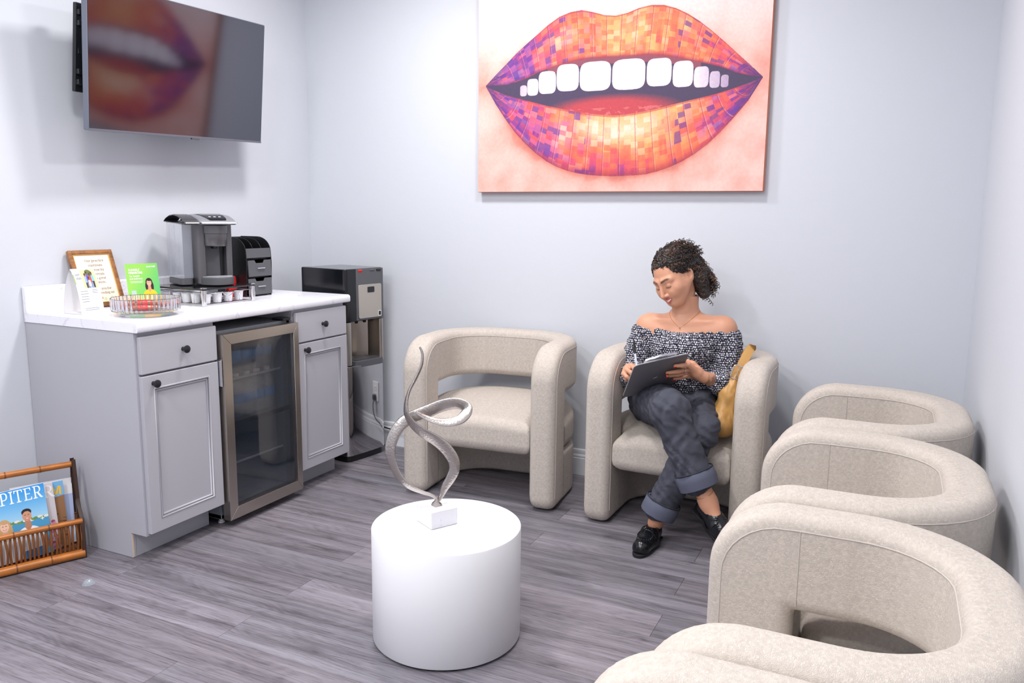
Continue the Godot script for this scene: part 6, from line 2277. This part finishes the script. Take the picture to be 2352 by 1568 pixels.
	# shoes
	shoe_at(pr, Transform3D(rot_y(-0.06), Vector3(2.274, 0.0015, 0.612)), base, "black leather loafer flat on the floor")
	var fz := Vector3(0.72, -0.46, 0.52).normalized()
	var fx := Vector3(0.62, 0.10, -0.78)
	fx = (fx - fz * fx.dot(fz)).normalized()
	var fb := Basis(fx, fz.cross(fx), fz)
	shoe_at(pr, Transform3D(fb, Vector3(2.498, 0.222, 0.716) - fb * Vector3(0, 0.082, 0.048)), base, "black leather loafer on the raised foot")
	build_clipboard()


func circle(c: Vector3, axis: Vector3, r: float, n: int) -> Array:
	var y := axis.normalized()
	var x := y.cross(Vector3(0.3, 0.1, 1)).normalized()
	var z := x.cross(y)
	var out := []
	for k in n:
		out.append(c + (x * cos(TAU * k / n) + z * sin(TAU * k / n)) * r)
	return out


func append(to: MB, m: MB, xf: Transform3D) -> void:
	var first := to.v.size()
	for i in m.v.size():
		to.tint = m.col[i]
		to.vert(xf * m.v[i], (xf.basis * m.n[i]).normalized(), m.uv[i])
	for i in m.idx:
		to.idx.append(first + i)


func build_clipboard() -> void:
	# board frame: x along the clip edge, y up to the clip, z out of its back towards the room
	var ex := Vector3(0.7997, 0.1977, -0.5668)
	var ey := Vector3(0.3651, 0.5854, 0.7239)
	ey = (ey - ex * ex.dot(ey)).normalized()
	var ez := ex.cross(ey)
	if ez.dot(Vector3(0.475, -0.786, 0.396)) < 0:
		ez = -ez
		ex = -ex
	var c := thing("clipboard", "grey clipboard with silver clip held upright in the person's hands", "clipboard", Vector3(2.232, 0.6685, 0.5825))
	var k := node("board_and_clip", c, Transform3D(Basis(ex, ey, ez), Vector3.ZERO))
	M.board_grey = mat(Color8(116, 116, 122), 0.45)
	obj("board", MB.new().extrude(round_poly(0.228, 0.318, 0.022, 8), 0.003, Transform3D(Basis.IDENTITY, Vector3(0, 0, -0.003)), 0.0006).mesh(), M.board_grey, k)
	obj("pale_rim", MB.new().extrude(round_poly(0.2295, 0.3195, 0.0225, 8), 0.001, Transform3D(Basis.IDENTITY, Vector3(0, 0, -0.0042)), 0.0).mesh(), M.paper, k)
	# scalloped metal clip standing on the writing side and showing above the top edge
	var cl := PackedVector2Array([Vector2(-0.066, -0.024), Vector2(0.066, -0.024), Vector2(0.066, 0.004), Vector2(0.050, 0.012), Vector2(0.030, 0.012), Vector2(0.018, 0.020), Vector2(-0.018, 0.020), Vector2(-0.030, 0.012), Vector2(-0.050, 0.012), Vector2(-0.066, 0.004)])
	var cp := obj("clip", MB.new().extrude(cl, 0.012, Transform3D(rot_x(0.12), Vector3(0, 0.155, -0.020)), 0.004).mesh(), mat(Color8(190, 192, 202), 0.25, 0.8), k)
	obj("rivet", lt([Vector2(0, -0.001), Vector2(0.004, 0), Vector2(0, 0.002)], 14, Transform3D(rot_x(PI / 2), Vector3(0, 0.158, -0.006))), M.chrome, cp)
	obj("logo_mark", MB.new().extrude(PackedVector2Array([Vector2(-0.009, -0.003), Vector2(0.0, 0.0), Vector2(0.010, 0.005), Vector2(0.003, -0.002), Vector2(-0.002, -0.004)]), 0.0004, Transform3D(Basis.IDENTITY, Vector3(0.002, -0.012, 0.0)), 0.0).mesh(), M.white_print, k)
	var s := thing("paper_sheets", "white paper sheets held under the clip of the grey clipboard", "paper", c.position)
	obj("sheet_stack", bx(Vector3(0, -0.018, -0.0062), Vector3(0.212, 0.276, 0.0024), 0.0), M.paper, s).transform = Transform3D(Basis(ex, ey, ez), Vector3.ZERO)
	var pen := thing("pen", "dark ballpoint pen with a clear barrel in the person's writing hand", "pen", Vector3(2.168, 0.694, 0.622))
	var dir := Vector3(-0.20, 0.86, -0.20).normalized()
	var at := func(t: float) -> Vector3: return dir * t
	obj("barrel", tb([at.call(-0.022), at.call(-0.012), at.call(0.07), at.call(0.075)], [0.001, 0.0042, 0.0046, 0.0040], 12), mat(Color8(200, 204, 212), 0.2), pen)
	obj("cap", tb([at.call(0.070), at.call(0.118), at.call(0.122)], [0.0052, 0.0050, 0.002], 12), M.black, pen)
	obj("pocket_clip", bx(Vector3.ZERO, Vector3(0.003, 0.036, 0.0015), 0.0005), M.black, pen).transform = Transform3D(Basis(Quaternion(Vector3.UP, dir)), at.call(0.098) + Vector3(0, 0, 0.0065))


# ---------------------------------------------------------------- handbag
func bag_field(p: Vector3) -> float:
	var q := Vector3((p.x - 2.490) * 1.30, p.y, p.z)
	var d := cone(q, Vector3(0.0, 0.482, 0.430), Vector3(0.020, 0.575, 0.425), 0.072, 0.060)
	d = smin(d, cone(q, Vector3(-0.004, 0.476, 0.37), Vector3(0.0, 0.476, 0.47), 0.066, 0.068), 0.03)
	d = smin(d, cone(q, Vector3(0.028, 0.600, 0.430), Vector3(0.056, 0.690, 0.415), 0.046, 0.022), 0.04)
	d += cloth_noise.get_noise_3d(p.x * 22.0, p.y * 12.0, p.z * 22.0) * 0.007 * smoothstep(0.44, 0.52, p.y)
	d += 0.002 * sin((p.z - 0.4) * 55.0 + p.y * 26.0 + p.x * 40.0) * smoothstep(0.46, 0.58, p.y)
	return smax(d, 0.420 - p.y, 0.03)


func build_handbag() -> void:
	M.tan = triplanar(mat(Color8(194, 148, 86), 0.45), 10.0)
	M.tan.heightmap_enabled = true
	M.tan.heightmap_texture = noise_tex(256, 0.04, 91, 3)
	M.tan.heightmap_scale = 0.012
	var b := thing("handbag", "tan leather bucket handbag with a silver buckle beside the person on the chair", "handbag", Vector3(2.49, 0.420, 0.42))
	var o := b.position
	obj("bag_body", shift(MB.new().sdf(bag_field, Vector3(2.40, 0.41, 0.26), Vector3(2.60, 0.73, 0.57), 0.006), o).mesh(), M.tan, b)
	var flat := PackedVector2Array([Vector2(-1, -1), Vector2(1, -1), Vector2(1, 1), Vector2(-1, 1)])
	var view := Vector3(0.22, 0.1, 0.97).normalized()
	var band := func(pts: Array, w: float, called: String, m: Material, per := 6) -> void:
		var path := curve(pts, per)
		var ax := []
		for i in path.size():
			var d: Vector3 = (path[mini(i + 1, path.size() - 1)] - path[maxi(i - 1, 0)]).normalized()
			var y := (view - d * view.dot(d)).normalized()
			ax.append([y.cross(d), y])
		for i in path.size():
			path[i] -= o
		obj(called, MB.new().sweep(path, ax, flat, [Vector2(w, 0.0018)]).mesh(), m, b)
	band.call([Vector3(2.524, 0.640, 0.446), Vector3(2.532, 0.675, 0.440), Vector3(2.540, 0.710, 0.425)], 0.020, "buckle_tab", M.tan)
	band.call([Vector3(2.540, 0.700, 0.418), Vector3(2.552, 0.735, 0.405), Vector3(2.566, 0.770, 0.385), Vector3(2.574, 0.784, 0.365), Vector3(2.568, 0.775, 0.345)], 0.018, "shoulder_strap", M.tan)
	band.call([Vector3(2.568, 0.778, 0.345), Vector3(2.548, 0.745, 0.345), Vector3(2.528, 0.705, 0.355), Vector3(2.520, 0.670, 0.365)], 0.018, "strap_return", M.tan)
	var ring := []
	var up := Vector3(0.30, 0.94, -0.12).normalized()
	var side := up.cross(view).normalized()
	for q in round_poly(0.046, 0.056, 0.010, 4):
		ring.append(Vector3(2.5365, 0.690, 0.445) + side * -q.x + up * q.y + view * 0.002 - o)
	obj("buckle", tb(ring, 0.0028, 8, true), M.chrome, b)
	obj("buckle_prong", tb([Vector3(2.5365, 0.690, 0.447) + up * 0.027 - o, Vector3(2.5365, 0.690, 0.451) - o, Vector3(2.5365, 0.690, 0.447) - up * 0.02 - o], 0.0016, 6), M.chrome, b)
	obj("stitched_patch", MB.new().extrude(round_poly(0.030, 0.070, 0.006), 0.002, Transform3D(Basis(up.cross(view).normalized(), up, up.cross(view).normalized().cross(up)), Vector3(2.520, 0.625, 0.452) - o), 0.0006).mesh(), M.tan, b)
